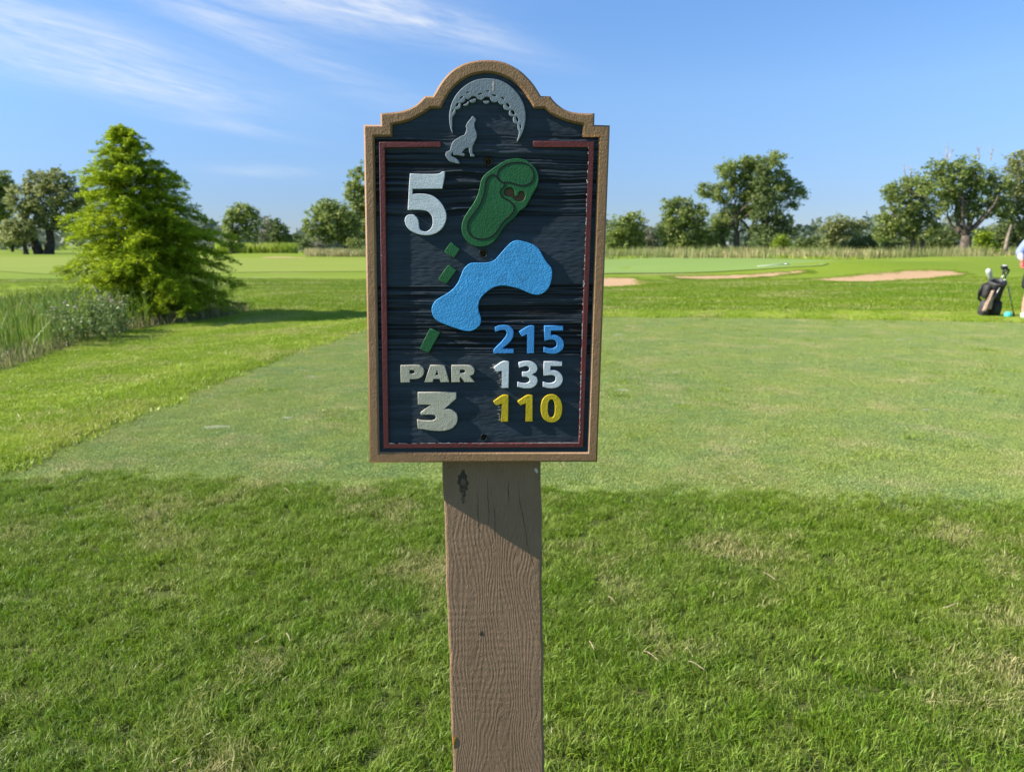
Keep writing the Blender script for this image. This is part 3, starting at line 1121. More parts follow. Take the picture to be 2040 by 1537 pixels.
def build_panel():
    # sandblasted cedar: grain ridges as real relief, strongest in two of the glued boards
    oa, ia = np.array(OUT), np.array(INN)
    u0, u1 = ia[:, 0].min() - .006, ia[:, 0].max() + .006
    v0, v1 = ia[:, 1].min() - .006, ia[:, 1].max() + .006
    us, vs = np.arange(u0, u1, .0017), np.arange(v0, v1, .00078)
    U, Vv = np.meshgrid(us, vs)

    def zone(a, b, f=.006):
        va, vb = uv(963, a)[1], uv(963, b)[1]
        return sstep(vb - f, vb + f, Vv) * (1 - sstep(va - f, va + f, Vv))
    zh = zone(262, 432, .012)
    zf = zone(568, 713, .0025)
    zb = zone(575, 713, .0012)
    wp = .0042 * vnoise(U * 9 + 3, Vv * 9, 2) + .0016 * vnoise(U * 34, Vv * 40, 8)
    q = Vv + wp
    big = vnoise(U * 3 + 5, q * 230, 4) * .75 + vnoise(U * 7, q * 520, 5) * .55
    fin = vnoise(U * 6, (Vv + wp * .35) * 430, 6) * .75 + vnoise(U * 11, (Vv + wp * .3) * 900, 7) * .55
    ridge = np.clip(.5 + .75 * (big * np.maximum(zh, 0.18) + fin * np.maximum(zf, .30)), 0, 1)
    amp = .0004 + .0024 * zh + .0019 * zf
    D = -RECESS + (ridge - .8) * amp - .0005 * zb + .00025 * vnoise(U * 130, Vv * 400, 9)
    Wd = np.stack([SO[i] + SU[i] * U + SV[i] * Vv + SN[i] * D for i in range(3)], -1).reshape(-1, 3)
    n = len(us)
    i = np.arange((len(vs) - 1) * n).reshape(-1, n)[:, :-1].ravel()
    Fc = np.stack([i, i + 1, i + n + 1, i + n], -1)
    cu, cv = U.ravel()[i] + .0008, Vv.ravel()[i] + .0004
    # outline midway between the frame's edges
    c = ia.mean(0)
    mid = []
    for p in ia:
        k = np.argmin(((oa - p) ** 2).sum(1))
        dd = (oa[k] - p)
        mid.append(tuple(p + dd / (np.linalg.norm(dd) + 1e-9) * .004))
    keep = inpoly(cu, cv, mid) | inpoly(cu, cv, INN)
    for (a, b, r) in HOLES:
        hu, hv = uv(a, b, -RECESS)
        keep &= (cu - hu) ** 2 + (cv - hv) ** 2 > (r / 1407) ** 2
    Fc = Fc[keep]
    return obj('panel', npmesh('panel', Wd, Fc, {'ridge': ridge.ravel(), 'zone': np.clip(zh * .75 + zf, 0, 1).ravel()}, smooth=True), 'panel_navy', sign)


HOLES = ((973, 321, 8.0), (962.5, 505, 7.4), (964, 870.5, 6.0))
panel = build_panel()
for (a, b, r) in HOLES:
    hu, hv = uv(a, b, -RECESS)
    rr = r / 1407
    tb = TB()
    seg = 20
    ring = lambda q, w: [w3(hu + q * math.cos(t), hv + q * math.sin(t), w) for t in np.linspace(0, 2 * math.pi, seg, endpoint=False)]
    tb.loops([ring(rr * 1.22, -RECESS - .0014), ring(rr * 1.12, -RECESS + .0006), ring(rr * .99, -RECESS + .0004), ring(rr * .96, -RECESS - .008)], cap=False)
    hole = obj('screw_hole', tb.mesh('screw_hole'), 'groove_black', panel)
    tb = TB()
    tb.loops([ring(rr * .62, -RECESS - .0078), ring(rr * .62, -RECESS - .0070), ring(rr * .5, -RECESS - .0064), ring(rr * .16, -RECESS - .0062)])
    obj('screw', tb.mesh('screw'), 'screw_steel', hole)

# raised cut-outs, all flush with the face of the frame
LW0, LB = -RECESS - .002, .0007


def cut(name, crop, loops, m, parent=None, corner=38, label=None, w1=-.0004, w0=None, n=4):
    L = [hermite(tr(crop, lp), corner, n) for lp in loops]
    o = plate(name, L, LW0 if w0 is None else w0, w1, LB, m, parent or sign)
    if label:
        o['label'] = label
    return o


cut('border', 'P', [((878, 281), (840, 283), (800, 282.5), (755, 283), (764, 892.5), (1162, 891), (1184, 281), (1062, 281), (1062, 292), (1173.5, 292), (1153, 882.5), (774, 883.5), (766.5, 294), (878, 293))],
    'maroon', corner=1, label='maroon raised border strip with flaked paint')


def lens(cx, cy, rx, ry, deg, half=False):
    a = R(deg)
    out = []
    for t in np.linspace(0, 2 * math.pi, 14, endpoint=False):
        x, y = rx * math.cos(t), ry * math.sin(t) * (1.0 if math.sin(t) < 0 or not half else .55)
        out.append((cx + x * math.cos(a) - y * math.sin(a), cy + x * math.sin(a) + y * math.cos(a)))
    return out


moon_out = ((243, 965), (215, 905), (195, 800), (190, 690), (205, 590), (235, 490), (290, 385), (370, 290), (470, 210), (580, 155), (700, 128), (800, 125), (930, 142), (1050, 190), (1150, 260),
            (1240, 355), (1310, 470), (1350, 590), (1362, 710), (1350, 830), (1320, 940), (1275, 1030), (1240, 1090), (1225, 1088), (1250, 1010), (1260, 930), (1240, 885), (1237, 835), (1195, 808),
            (1170, 765), (1172, 722), (1187, 703), (1140, 705), (1110, 672), (1108, 632), (1126, 610), (1080, 615), (1035, 592), (1020, 550), (1024, 528), (980, 525), (947, 497), (935, 472), (905, 491),
            (860, 486), (830, 457), (815, 425), (795, 412), (750, 410), (722, 425), (705, 447), (680, 457), (640, 446), (615, 424), (592, 404), (560, 398), (525, 410), (500, 437), (470, 447), (440, 430),
            (434, 462), (410, 490), (370, 502), (368, 555), (345, 588), (310, 600), (293, 602), (290, 632), (275, 672), (245, 708), (238, 760), (238, 830), (236, 890), (246, 960))
eyes = [lens(*e) for e in ((475, 343, 24, 9, -8, True), (380, 420, 30, 15, -38, True), (318, 531, 32, 20, -50, True), (250, 618, 28, 11, -62, True), (663, 368, 32, 13, -14, True), (780, 323, 25, 9, 2, True),
                           (880, 388, 32, 13, 16, True), (1013, 429, 28, 12, 30, True), (1090, 537, 38, 21, 46, True), (1166, 648, 40, 26, 50, True), (1230, 750, 42, 19, 66, True), (1284, 860, 30, 11, 76, True))]
moon = cut('crescent_moon', 'C', [moon_out] + eyes, 'paint_grey', corner=60, label='grey crescent moon with dimpled inner edge')
for p in (((405, 530), (420, 545), (455, 545), (485, 520), (493, 480), (480, 475), (465, 500), (435, 515)), ((500, 465), (515, 490), (550, 500), (585, 485), (605, 450), (602, 430), (560, 440), (520, 455)),
          ((710, 470), (725, 500), (760, 517), (795, 500), (810, 470), (770, 468))):
    cut('dimple', 'C', [p], 'paint_grey', moon, corner=55)
ml = [(850, 165), (872, 160), (884, 190), (880, 240), (886, 270), (872, 300), (880, 312), (862, 318), (846, 300), (858, 270), (846, 240), (856, 200)]
blob('paint_flake', 'C', ml, 'flake_bare', moon, -.0003, .0001)
cut('coyote', 'C', [((560, 700), (580, 720), (600, 745), (598, 775), (580, 800), (578, 840), (582, 880), (600, 920), (615, 975), (610, 1030), (590, 1080), (560, 1140), (548, 1180), (548, 1240), (552, 1275),
                     (578, 1295), (578, 1320), (540, 1325), (515, 1315), (515, 1290), (500, 1255), (490, 1190), (480, 1185), (440, 1200), (405, 1235), (385, 1265), (415, 1270), (432, 1290), (420, 1310),
                     (390, 1315), (350, 1305), (300, 1300), (262, 1300), (255, 1285), (255, 1262), (240, 1258), (225, 1280), (228, 1310), (260, 1330), (300, 1350), (335, 1385), (355, 1430), (315, 1428),
                     (260, 1415), (200, 1395), (160, 1350), (135, 1310), (135, 1270), (160, 1240), (200, 1225), (210, 1190), (225, 1140), (250, 1090), (310, 1045), (380, 1005), (425, 985), (445, 940),
                     (455, 890), (445, 860), (455, 830), (485, 780), (520, 740), (540, 710))], 'paint_grey', corner=55, label='grey sitting coyote howling')
cut('large_digit', 'D', [((220, 155), (385, 160), (540, 158), (580, 150), (605, 132), (637, 130), (632, 200), (605, 335), (250, 338), (250, 400), (330, 395), (420, 400), (510, 430), (590, 500), (640, 590),
                          (655, 660), (645, 730), (610, 800), (550, 855), (480, 885), (410, 893), (320, 880), (240, 845), (185, 795), (160, 735), (160, 690), (185, 655), (230, 643), (270, 650), (305, 685),
                          (322, 730), (325, 780), (340, 825), (380, 845), (420, 845), (460, 820), (485, 780), (492, 720), (480, 660), (440, 615), (390, 595), (300, 588), (192, 590), (200, 470), (208, 300))],
    'paint_white', corner=44, label='white digit five')
bunk_px = ((1410, 320), (1450, 335), (1470, 370), (1475, 410), (1490, 430), (1515, 420), (1520, 385), (1550, 365), (1580, 375), (1595, 410), (1590, 450), (1565, 480), (1525, 490), (1485, 475), (1440, 440),
           (1390, 430), (1355, 410), (1345, 380), (1360, 345))
gx0, gy0, gs = CROPS['A']
green_a = ((1200, 788), (1270, 800), (1330, 845), (1360, 900), (1365, 950), (1350, 1000), (1320, 1050), (1300, 1090), (1270, 1140), (1220, 1180), (1190, 1220), (1130, 1270), (1100, 1310), (1060, 1370),
           (1010, 1415), (950, 1432), (890, 1425), (840, 1390), (810, 1340), (803, 1290), (815, 1235), (845, 1180), (890, 1115), (920, 1055), (935, 1000), (945, 950), (970, 910), (1020, 870), (1070, 835), (1130, 803))
green_d = [((gx0 + a / gs - 780) * 6, (gy0 + b / gs - 320) * 6) for a, b in green_a]
gr = cut('hole_map_green', 'D', [green_d, bunk_px], 'paint_green', corner=60, label='dark green outline of fairway and green')
cut('hole_map_bunker', 'D', [bunk_px], 'wood_brown', gr, corner=60, w1=-RECESS + .0014)
ribbon('groove', hermite(tr('D', ((1480, 25), (1560, 25), (1630, 50), (1680, 100), (1700, 160), (1695, 220), (1660, 270), (1600, 295), (1540, 297), (1470, 280), (1400, 260), (1340, 260), (1300, 245), (1270, 205),
                                  (1265, 160), (1290, 105), (1340, 65), (1410, 35))), 60, 4), .0020, -.0001, 'groove_black', gr)
ribbon('groove', hermite(tr('D', ((1210, 170), (1170, 190), (1135, 235), (1120, 320), (1100, 420), (1060, 520), (1010, 600), (950, 680), (915, 740), (910, 810), (930, 870), (980, 915), (1050, 937), (1120, 935),
                                  (1200, 905), (1260, 850), (1300, 785), (1350, 720), (1420, 660), (1455, 610), (1465, 565), (1445, 515), (1390, 470), (1330, 440), (1303, 395), (1308, 345), (1345, 310),
                                  (1352, 280), (1330, 262), (1290, 240), (1255, 200), (1235, 175))), 70, 4), .0020, .00005, 'groove_black', gr)
for p in (((697, 132), (805, 210), (737, 322), (620, 240)), ((665, 402), (685, 404), (765, 460), (655, 612), (640, 622), (610, 608), (548, 562)), ((450, 1150), (575, 1190), (437, 1440), (330, 1385))):
    cut('hole_map_tee', 'E', [p], 'paint_green', corner=1)
cut('hole_map_pond', 'E', [((1475, 110), (1540, 120), (1630, 145), (1700, 180), (1745, 225), (1780, 290), (1830, 370), (1880, 430), (1893, 490), (1885, 570), (1860, 650), (1810, 715), (1740, 750), (1670, 748),
                            (1590, 720), (1500, 680), (1400, 655), (1310, 643), (1230, 655), (1160, 690), (1090, 745), (1040, 810), (1022, 880), (1025, 940), (1048, 1010), (1053, 1070), (1030, 1120),
                            (980, 1160), (920, 1180), (840, 1172), (740, 1140), (640, 1105), (560, 1070), (500, 1020), (475, 950), (478, 890), (510, 830), (560, 790), (640, 745), (720, 685), (780, 610),
                            (815, 530), (850, 450), (900, 395), (950, 375), (1050, 375), (1140, 370), (1210, 345), (1280, 270), (1350, 190), (1410, 135))], 'paint_blue', corner=70, label='sky blue raised pond shape')
two = ((1130, 175), (1180, 155), (1280, 158), (1325, 195), (1335, 240), (1320, 300), (1270, 360), (1210, 408), (1335, 408), (1335, 460), (1118, 460), (1118, 420), (1200, 335), (1250, 270), (1262, 235), (1245, 208), (1200, 205), (1132, 228))
one = ((1500, 160), (1562, 158), (1558, 460), (1482, 460), (1482, 250), (1425, 280), (1395, 222))
five = ((1670, 158), (1877, 158), (1877, 212), (1745, 212), (1742, 260), (1800, 262), (1860, 295), (1885, 350), (1875, 410), (1830, 450), (1770, 465), (1705, 460), (1662, 445), (1665, 390), (1720, 405), (1770, 405),
        (1805, 380), (1808, 345), (1780, 315), (1730, 312), (1672, 325))
for p, l in ((two, 'blue digit two'), (one, 'blue digit one'), (five, 'blue digit five')):
    cut('raised_digit', 'F', [p], 'paint_digit_blue', corner=46, label=l)
one = ((1215, 548), (1285, 548), (1280, 838), (1205, 838), (1205, 650), (1150, 665), (1118, 612))
three = ((1388, 560), (1450, 545), (1520, 547), (1575, 575), (1595, 620), (1580, 665), (1535, 690), (1590, 720), (1597, 765), (1575, 810), (1530, 838), (1450, 842), (1375, 825), (1378, 770), (1430, 785), (1480, 785),
         (1510, 765), (1508, 735), (1475, 718), (1428, 715), (1428, 662), (1480, 660), (1508, 640), (1505, 612), (1475, 598), (1440, 605), (1395, 620))
five = ((1665, 548), (1867, 548), (1865, 600), (1740, 600), (1738, 645), (1800, 650), (1850, 680), (1872, 725), (1865, 780), (1825, 825), (1760, 842), (1700, 838), (1655, 825), (1655, 770), (1710, 785), (1765, 780),
        (1795, 755), (1795, 720), (1770, 700), (1715, 700), (1662, 705))
for p, l in ((one, 'white digit one'), (three, 'white digit three'), (five, 'small white digit five')):
    cut('raised_digit', 'F', [p], 'paint_white', corner=46, label=l)
one = ((1215, 918), (1280, 918), (1275, 1207), (1197, 1207), (1205, 1010), (1145, 1030), (1113, 985))
oneb = ((1480, 918), (1543, 918), (1543, 1205), (1465, 1205), (1468, 1005), (1410, 1030), (1377, 985))


def oval(cx, cy, rx, ry, e=2.4):
    return [(cx + rx * math.copysign(abs(math.cos(t)) ** (2 / e), math.cos(t)), cy + ry * math.copysign(abs(math.sin(t)) ** (2 / e), math.sin(t))) for t in np.linspace(0, 2 * math.pi, 22, endpoint=False)]


for p, l in (([one], 'yellow digit one'), ([oneb], 'yellow digit one'), ([oval(1750, 1062, 118, 153, 2.25), oval(1749, 1062, 39, 98)], 'yellow digit zero')):
    cut('raised_digit', 'F', p, 'paint_yellow', corner=46, label=l)
for p, l in (([((98, 590), (290, 590), (335, 610), (355, 655), (340, 705), (300, 735), (250, 742), (200, 742), (198, 778), (98, 778)), ((197, 645), (235, 645), (255, 660), (245, 680), (197, 682))], 'cream letter P'),
             ([((422, 590), (577, 590), (632, 775), (535, 775), (525, 740), (462, 740), (450, 775), (360, 775)), ((495, 650), (515, 697), (478, 697))], 'cream letter A'),
             ([((655, 590), (830, 590), (885, 605), (908, 645), (895, 690), (855, 708), (910, 775), (795, 775), (755, 720), (748, 720), (748, 775), (655, 775)),
               ((748, 640), (790, 640), (808, 655), (795, 675), (748, 675))], 'cream letter R')):
    cut('raised_letter', 'F', p, 'paint_cream', corner=46, label=l)
cut('large_digit', 'F', [((287, 885), (707, 885), (707, 955), (575, 1070), (650, 1075), (710, 1115), (722, 1170), (705, 1235), (650, 1285), (560, 1308), (440, 1305), (340, 1290), (287, 1285), (278, 1185),
                          (340, 1195), (420, 1197), (470, 1185), (487, 1160), (470, 1138), (430, 1130), (318, 1132), (318, 1105), (435, 1018), (287, 1018))], 'paint_cream', corner=42, label='cream digit three')
# flaked paint: bare fibres along the inner edge of the border and beside two numerals
def flakes(pts, n, spread, size, m, w, seed, along=None):
    r2 = np.random.default_rng(seed)
    V, Fs = [], []
    P = np.array(tr('P', pts, w))
    for _ in range(n):
        s = r2.uniform(0, len(P) - 1)
        i = int(s)
        c = P[i] + (P[min(i + 1, len(P) - 1)] - P[i]) * (s - i) + r2.normal(0, 1, 2) * np.array(spread)
        L, h = r2.uniform(.4, 1.6) * size[0], r2.uniform(.5, 1.3) * size[1]
        k = len(V)
        for (a, b) in ((-1, -.2), (-.5, .6), (.4, .5), (1, 0), (.3, -.6), (-.6, -.5)):
            V.append(w3(c[0] + a * L + r2.normal(0, L * .15), c[1] + b * h, w))
        Fs.append(tuple(range(k, k + 6)))
    return obj('flaked_paint', npmesh('flaked_paint', V, Fs), m, sign)


flakes(((1172, 300), (1166, 480), (1160, 650), (1157, 760), (1154, 880)), 90, (.0003, .006), (.0006, .003), 'flake_pale', -.0002, 3)['kind'] = 'stuff'
flakes(((776, 883), (900, 882), (1000, 883), (1100, 881), (1152, 882)), 90, (.012, .0003), (.0035, .0005), 'flake_pale', -.0002, 4)['kind'] = 'stuff'
flakes(((983, 732), (990, 728), (996, 750), (998, 770)), 30, (.0022, .0015), (.0025, .0007), 'flake_bare', -RECESS + .0012, 5)['kind'] = 'stuff'
flakes(((995, 800), (996, 820), (994, 838)), 16, (.0015, .003), (.0016, .0007), 'flake_bare', -RECESS + .0012, 6)['kind'] = 'stuff'

# ------------------------------------------------------------------ trees
def leaves_mesh(name, C_, size, clump, flat=.35, aspect=.62, axis=None):
    """leaf-sized diamonds at points C_"""
    n = len(C_)
    d = rng.normal(0, 1, (n, 3))
    d[:, 2] *= .55
    if axis is not None:
        d = d * .55 + axis
    d /= np.linalg.norm(d, axis=1)[:, None]
    up = rng.normal(0, 1, (n, 3)) * (1 - flat) + np.array([0, 0, 1.0]) * flat * 2
    s = np.cross(up, d)
    s /= np.linalg.norm(s, axis=1)[:, None] + 1e-9
    sz = size * rng.uniform(.6, 1.35, n)[:, None]
    V = np.stack([C_ - d * sz * .5, C_ + s * sz * aspect * .5, C_ + d * sz * .5, C_ - s * sz * aspect * .5], 1).reshape(-1, 3)
    Fc = np.arange(4 * n).reshape(n, 4)
    r = np.repeat(rng.uniform(0, 1, n), 4)
    return npmesh(name, V, Fc, {'rnd': r, 'clump': np.repeat(clump, 4)})


def limb(tb, a, b, r0, r1, sag=.1, seg=6, n=5):
    a, b = np.asarray(a, float), np.asarray(b, float)
    L = np.linalg.norm(b - a)
    off = rng.normal(0, 1, 3) * L * sag * .5
    pts = [a + (b - a) * s + off * math.sin(math.pi * s) for s in np.linspace(0, 1, n)]
    tb.tube(pts, list(np.linspace(r0, r1, n)), seg, cap=False)
    return pts


def tree(name, label, base_px, Y, blobs, m='leaf_green', bark='bark', trunk_r=.28, fork=.35, lsize=.30, dens=1.0, group=None, cat='tree', stems=1, twigs=(), gap=.0, depth=.8, clus=.55, trunk_h=None):
    """blobs: crown lobes as (px, py, rx, ry) in photo pixels at distance Y"""
    sc = Y / F
    b0 = at(base_px[0], base_px[1], Y)
    b0[2] = float(H(b0[0], b0[1]))
    root = empty(name, b0, label, cat, group)
    pts, cl, cents = [], [], []
    for (px, py, rx, ry) in blobs:
        c = at(px, py, Y)
        dy = rng.uniform(-.35, .35) * rx * sc
        c[1] += dy
        cents.append(c)
        RX, RZ = rx * sc, ry * sc
        RY = depth * RX
        vol = RX * RZ
        nc = max(12, int(vol * 27.0 * dens))
        q = rng.normal(0, 1, (nc, 3))
        q /= np.linalg.norm(q, axis=1)[:, None]
        rad = rng.uniform(.30, 1.0, nc) ** .5 * rng.uniform(.86, 1.14, nc)
        q = c + q * rad[:, None] * np.array([RX, RY, RZ])
        q = q[q[:, 2] > b0[2] + .15]
        for cc in q:
            k = int(rng.uniform(12, 26))
            pts.append(cc + rng.normal(0, 1, (k, 3)) * clus * np.array([.55, .55, .38]) * rng.uniform(.5, 1.0))
            cl.append(np.full(k, rng.uniform(0, 1)))
    P = np.concatenate(pts)
    K = np.concatenate(cl)
    lsize *= 1.12
    k = P[:, 2] > b0[2] + .05
    P, K = P[k], K[k]
    tb = TB()
    cents = np.array(cents)
    top = cents.mean(0)
    th = trunk_h if trunk_h else (top[2] - b0[2]) * fork
    for s in range(stems):
        off = np.array([(s - (stems - 1) / 2) * trunk_r * 2.4, 0, 0])
        fk = b0 + off * 1.8 + np.array([rng.normal(0, .12), rng.normal(0, .1), th])
        tb.tube([b0 + off - np.array([0, 0, .3]), b0 + off + np.array([0, 0, .25]), b0 + off * 1.3 + (fk - b0 - off) * .5, fk], [trunk_r * 1.5, trunk_r * 1.15, trunk_r * .92, trunk_r * .8], 9, cap=False)
        for i, c in enumerate(cents):
            if stems > 1 and i % stems != s:
                continue
            pp = limb(tb, fk, c, trunk_r * .34, trunk_r * .08, .22)
            for _ in range(3):
                limb(tb, pp[2 + rng.integers(0, 3)], c + rng.normal(0, 1, 3) * np.array([1, 1, .8]) * (blobs[i][2] * sc * .6), trunk_r * .10, trunk_r * .03, .3, 5, 4)
    obj('trunk', tb.mesh('trunk'), bark, root)
    obj('crown', leaves_mesh('crown', P, lsize, K), m, root)
    if twigs:
        for (x0, y0, x1, y1) in twigs:
            tw = TB()
            a, b = at(x0, y0, Y), at(x1, y1, Y)
            pp = limb(tw, a, b, .07, .02, .12, 5, 5)
            for s in (1, 2, 3):
                limb(tw, pp[s], pp[s] + (b - a) * .4 + rng.normal(0, .35, 3), .035, .012, .2, 4, 3)
            obj('bare_branch', tw.mesh('bare_branch'), 'bark_pale', root)
    return root


LG, RGp = 'trees beyond the left fairway', 'trees behind the green'
tree('broadleaf_tree', 'large spreading tree with twin dark trunks left of the feathery cypress', (88, 506), 97,
     ((75, 365, 30, 26), (115, 362, 28, 24), (50, 395, 30, 28), (95, 400, 36, 30), (140, 395, 32, 30), (158, 415, 22, 22), (60, 430, 24, 22), (150, 455, 20, 12), (98, 438, 26, 20)), 'leaf_olive', 'bark_dark', .55, .5, .34, .95, LG, stems=2)
tree('broadleaf_tree', 'small olive tree on one stout stem before the twin-trunked tree', (52, 506), 95,
     ((32, 452, 24, 17), (55, 458, 20, 16), (12, 462, 20, 18), (40, 475, 24, 10)), 'leaf_olive', 'bark_dark', .28, .6, .30, 1.0, LG)
tree('broadleaf_tree', 'tall tree standing at the far left of the fairway', (-30, 505), 104,
     ((-30, 365, 40, 30), (5, 370, 18, 30), (-20, 410, 45, 36), (-45, 440, 40, 34), (8, 420, 22, 22)), 'leaf_green', 'bark_dark', .45, .45, .34, .9, LG)
tree('broadleaf_tree', 'slim low-branched tree on a thin stem under the far left trees', (25, 499), 125,
     ((22, 470, 18, 13), (5, 478, 20, 14), (38, 480, 14, 10)), 'leaf_green', 'bark_dark', .2, .5, .34, 1.0, LG)
tree('broadleaf_tree', 'dark vine-clad tree dense down to the ground right of the cypress', (464, 507), 88,
     ((478, 425, 26, 20), (462, 440, 18, 22), (495, 440, 20, 24), (455, 470, 11, 28), (470, 480, 12, 26), (500, 465, 12, 18)), 'leaf_green', 'bark_dark', .3, .5, .30, 1.15, LG)
tree('broadleaf_tree', 'thin pale-limbed tree with sparse crown in the tall grass', (517, 503), 92,
     ((520, 440, 18, 12), (512, 460, 12, 14), (530, 465, 12, 14)), 'leaf_grey', 'bark_pale', .16, .45, .26, .45, LG, stems=2)
tree('broadleaf_tree', 'rounded dark tree behind the thin pale-limbed tree', (550, 496), 125,
     ((540, 452, 18, 18), (556, 462, 18, 20), (568, 478, 16, 14), (538, 480, 14, 14)), 'leaf_dark', 'bark_dark', .3, .4, .36, 1.1, LG)
tree('dark_shrub', 'low dark thicket in the gap before the round tree', (588, 492), 140, ((575, 482, 16, 9), (598, 478, 16, 10), (612, 484, 12, 8)), 'leaf_dark', 'bark_dark', .12, .4, .36, 1.3, LG, 'shrub')
tree('dark_shrub', 'small dark conical shrub beside a greyish bush', (606, 507), 84, ((606, 492, 7, 12), (606, 484, 4, 8)), 'leaf_dark', 'bark_dark', .08, .4, .22, 2.2, LG, 'shrub')
tree('grey_shrub', 'greyish half-bare bush in the tan grass', (628, 506), 84, ((626, 490, 14, 13), (638, 494, 10, 9)), 'leaf_grey', 'bark_pale', .08, .4, .2, 1.2, LG, 'shrub')
tree('broadleaf_tree', 'full round-crowned tree standing between grey bush and sign', (686, 502), 88,
     ((650, 415, 26, 22), (628, 445, 24, 30), (665, 440, 34, 34), (690, 430, 24, 28), (640, 470, 26, 18), (680, 465, 34, 22), (700, 455, 20, 26)), 'leaf_green', 'bark_dark', .26, .35, .30, 1.05, LG)
tree('broadleaf_tree', 'tall light green tree standing partly behind the sign', (745, 500), 92,
     ((730, 360, 34, 28), (706, 385, 20, 22), (740, 400, 40, 34), (715, 425, 22, 26), (760, 430, 36, 34), (728, 455, 30, 24)), 'leaf_green', 'bark', .35, .4, .32, .85, LG)
tree('green_shrub', 'low green bush at the foot of the round tree', (702, 501), 86, ((702, 486, 13, 11), (714, 488, 12, 11)), 'leaf_green', 'bark_dark', .08, .4, .22, 1.8, LG, 'shrub')
tree('broadleaf_tree', 'low bushy tree next to the right edge of the sign', (1250, 502), 92,
     ((1262, 440, 24, 18), (1235, 452, 26, 20), (1258, 470, 30, 22), (1225, 478, 22, 22), (1270, 486, 18, 12)), 'leaf_green', 'bark_dark', .2, .3, .30, 1.2, RGp)
tree('grey_shrub', 'grey-green thicket between two trees beside the sign', (1293, 500), 98, ((1290, 472, 14, 20), (1300, 482, 14, 14), (1282, 486, 12, 12)), 'leaf_grey', 'bark', .1, .3, .28, 1.1, RGp, 'shrub')
tree('broadleaf_tree', 'broad dense tree rising against the tall tree beside a conifer', (1352, 502), 92,
     ((1335, 412, 18, 20), (1362, 408, 20, 18), (1350, 435, 34, 26), (1385, 430, 26, 24), (1335, 460, 28, 26), (1375, 465, 34, 26), (1350, 482, 34, 14), (1405, 478, 26, 18)), 'leaf_green', 'bark_dark', .35, .3, .30, 1.15, RGp)
tree('broadleaf_tree', 'tall ragged tree with open crown leaning over a dark conifer', (1466, 500), 94,
     ((1450, 345, 26, 22), (1475, 330, 22, 18), (1412, 378, 26, 14), (1440, 385, 26, 22), (1480, 370, 28, 26), (1530, 335, 30, 22), (1560, 360, 24, 18), (1580, 372, 22, 14), (1540, 385, 30, 22),
      (1592, 388, 12, 10), (1460, 425, 26, 22), (1440, 450, 24, 20), (1425, 470, 24, 16), (1500, 410, 30, 30), (1575, 410, 16, 10), (1545, 312, 18, 10), (1505, 355, 28, 30), (1510, 390, 30, 26), (1498, 325, 20, 14)), 'leaf_green', 'bark', .42, .35, .30, 1.1, RGp, stems=3)
tree('conifer_tree', 'dark conifer with dense skirt under the tall ragged tree', (1528, 500), 90,
     ((1520, 330, 12, 18), (1520, 360, 20, 20), (1524, 395, 26, 22), (1528, 425, 32, 22), (1530, 455, 38, 20), (1530, 480, 44, 14), (1560, 440, 18, 16), (1575, 462, 16, 8)), 'leaf_dark', 'bark_dark', .3, .5, .28, 1.1, RGp)
tree('green_shrub', 'small yellow-green shrub at the foot of the conifer', (1556, 500), 84, ((1556, 480, 14, 11), (1550, 488, 14, 8), (1564, 488, 10, 8)), 'leaf_bright', 'bark', .06, .3, .2, 2.0, RGp, 'shrub')
tree('dark_shrub', 'dark low hedge filling the gap right of the conifer', (1615, 498), 105, ((1600, 485, 18, 10), (1622, 482, 18, 12), (1645, 480, 16, 14)), 'leaf_dark', 'bark_dark', .1, .3, .3, 1.5, RGp, 'shrub')
tree('broadleaf_tree', 'lone rounded tree standing apart in the gap before the grove', (1682, 499), 100,
     ((1668, 442, 26, 16), (1650, 462, 20, 18), (1690, 455, 24, 20), (1680, 478, 34, 18), (1718, 446, 14, 9), (1655, 485, 22, 10)), 'leaf_olive', 'bark', .2, .4, .28, .95, RGp, stems=2)
tree('dark_shrub', 'dark low scrub under the lone rounded tree', (1715, 500), 96, ((1705, 487, 20, 11), (1728, 483, 14, 14), (1690, 490, 20, 8)), 'leaf_dark', 'bark_dark', .1, .3, .28, 1.5, RGp, 'shrub')
tree('broadleaf_tree', 'spreading tree at the left edge of the grove', (1826, 506), 84,
     ((1790, 380, 30, 18), (1770, 388, 20, 12), (1830, 370, 34, 26), (1800, 410, 34, 24), (1768, 445, 26, 22), (1800, 450, 36, 24), (1845, 420, 34, 30), (1840, 455, 30, 22), (1762, 470, 20, 16)), 'leaf_green', 'bark', .32, .35, .28, 1.05, RGp, stems=2,
     twigs=((1805, 352, 1801, 328), (1812, 350, 1815, 330)))
tree('broadleaf_tree', 'great forked tree with thick pale trunk behind the yellow-green sapling', (1921, 509), 78,
     ((1865, 335, 22, 14), (1895, 345, 34, 24), (1930, 330, 26, 22), (1870, 370, 36, 24), (1920, 375, 40, 26), (1960, 355, 32, 24), (1890, 405, 36, 24), (1955, 395, 36, 26), (1990, 375, 26, 28), (1985, 420, 26, 22), (1935, 425, 30, 18)),
     'leaf_green', 'bark', .62, .42, .27, 1.0, RGp, twigs=((1886, 320, 1890, 288), (1890, 318, 1898, 296), (1950, 318, 1944, 290), (1972, 320, 1979, 296)), trunk_h=2.2)
tree('broadleaf_tree', 'grey-green tree at the right end of the grove behind the golfer', (2060, 508), 80,
     ((2030, 315, 22, 14), (2060, 330, 40, 26), (2020, 360, 26, 30), (2060, 390, 46, 36), (2015, 410, 26, 30), (2050, 440, 44, 30), (2100, 400, 40, 40)), 'leaf_olive', 'bark', .4, .4, .27, 1.05, RGp)
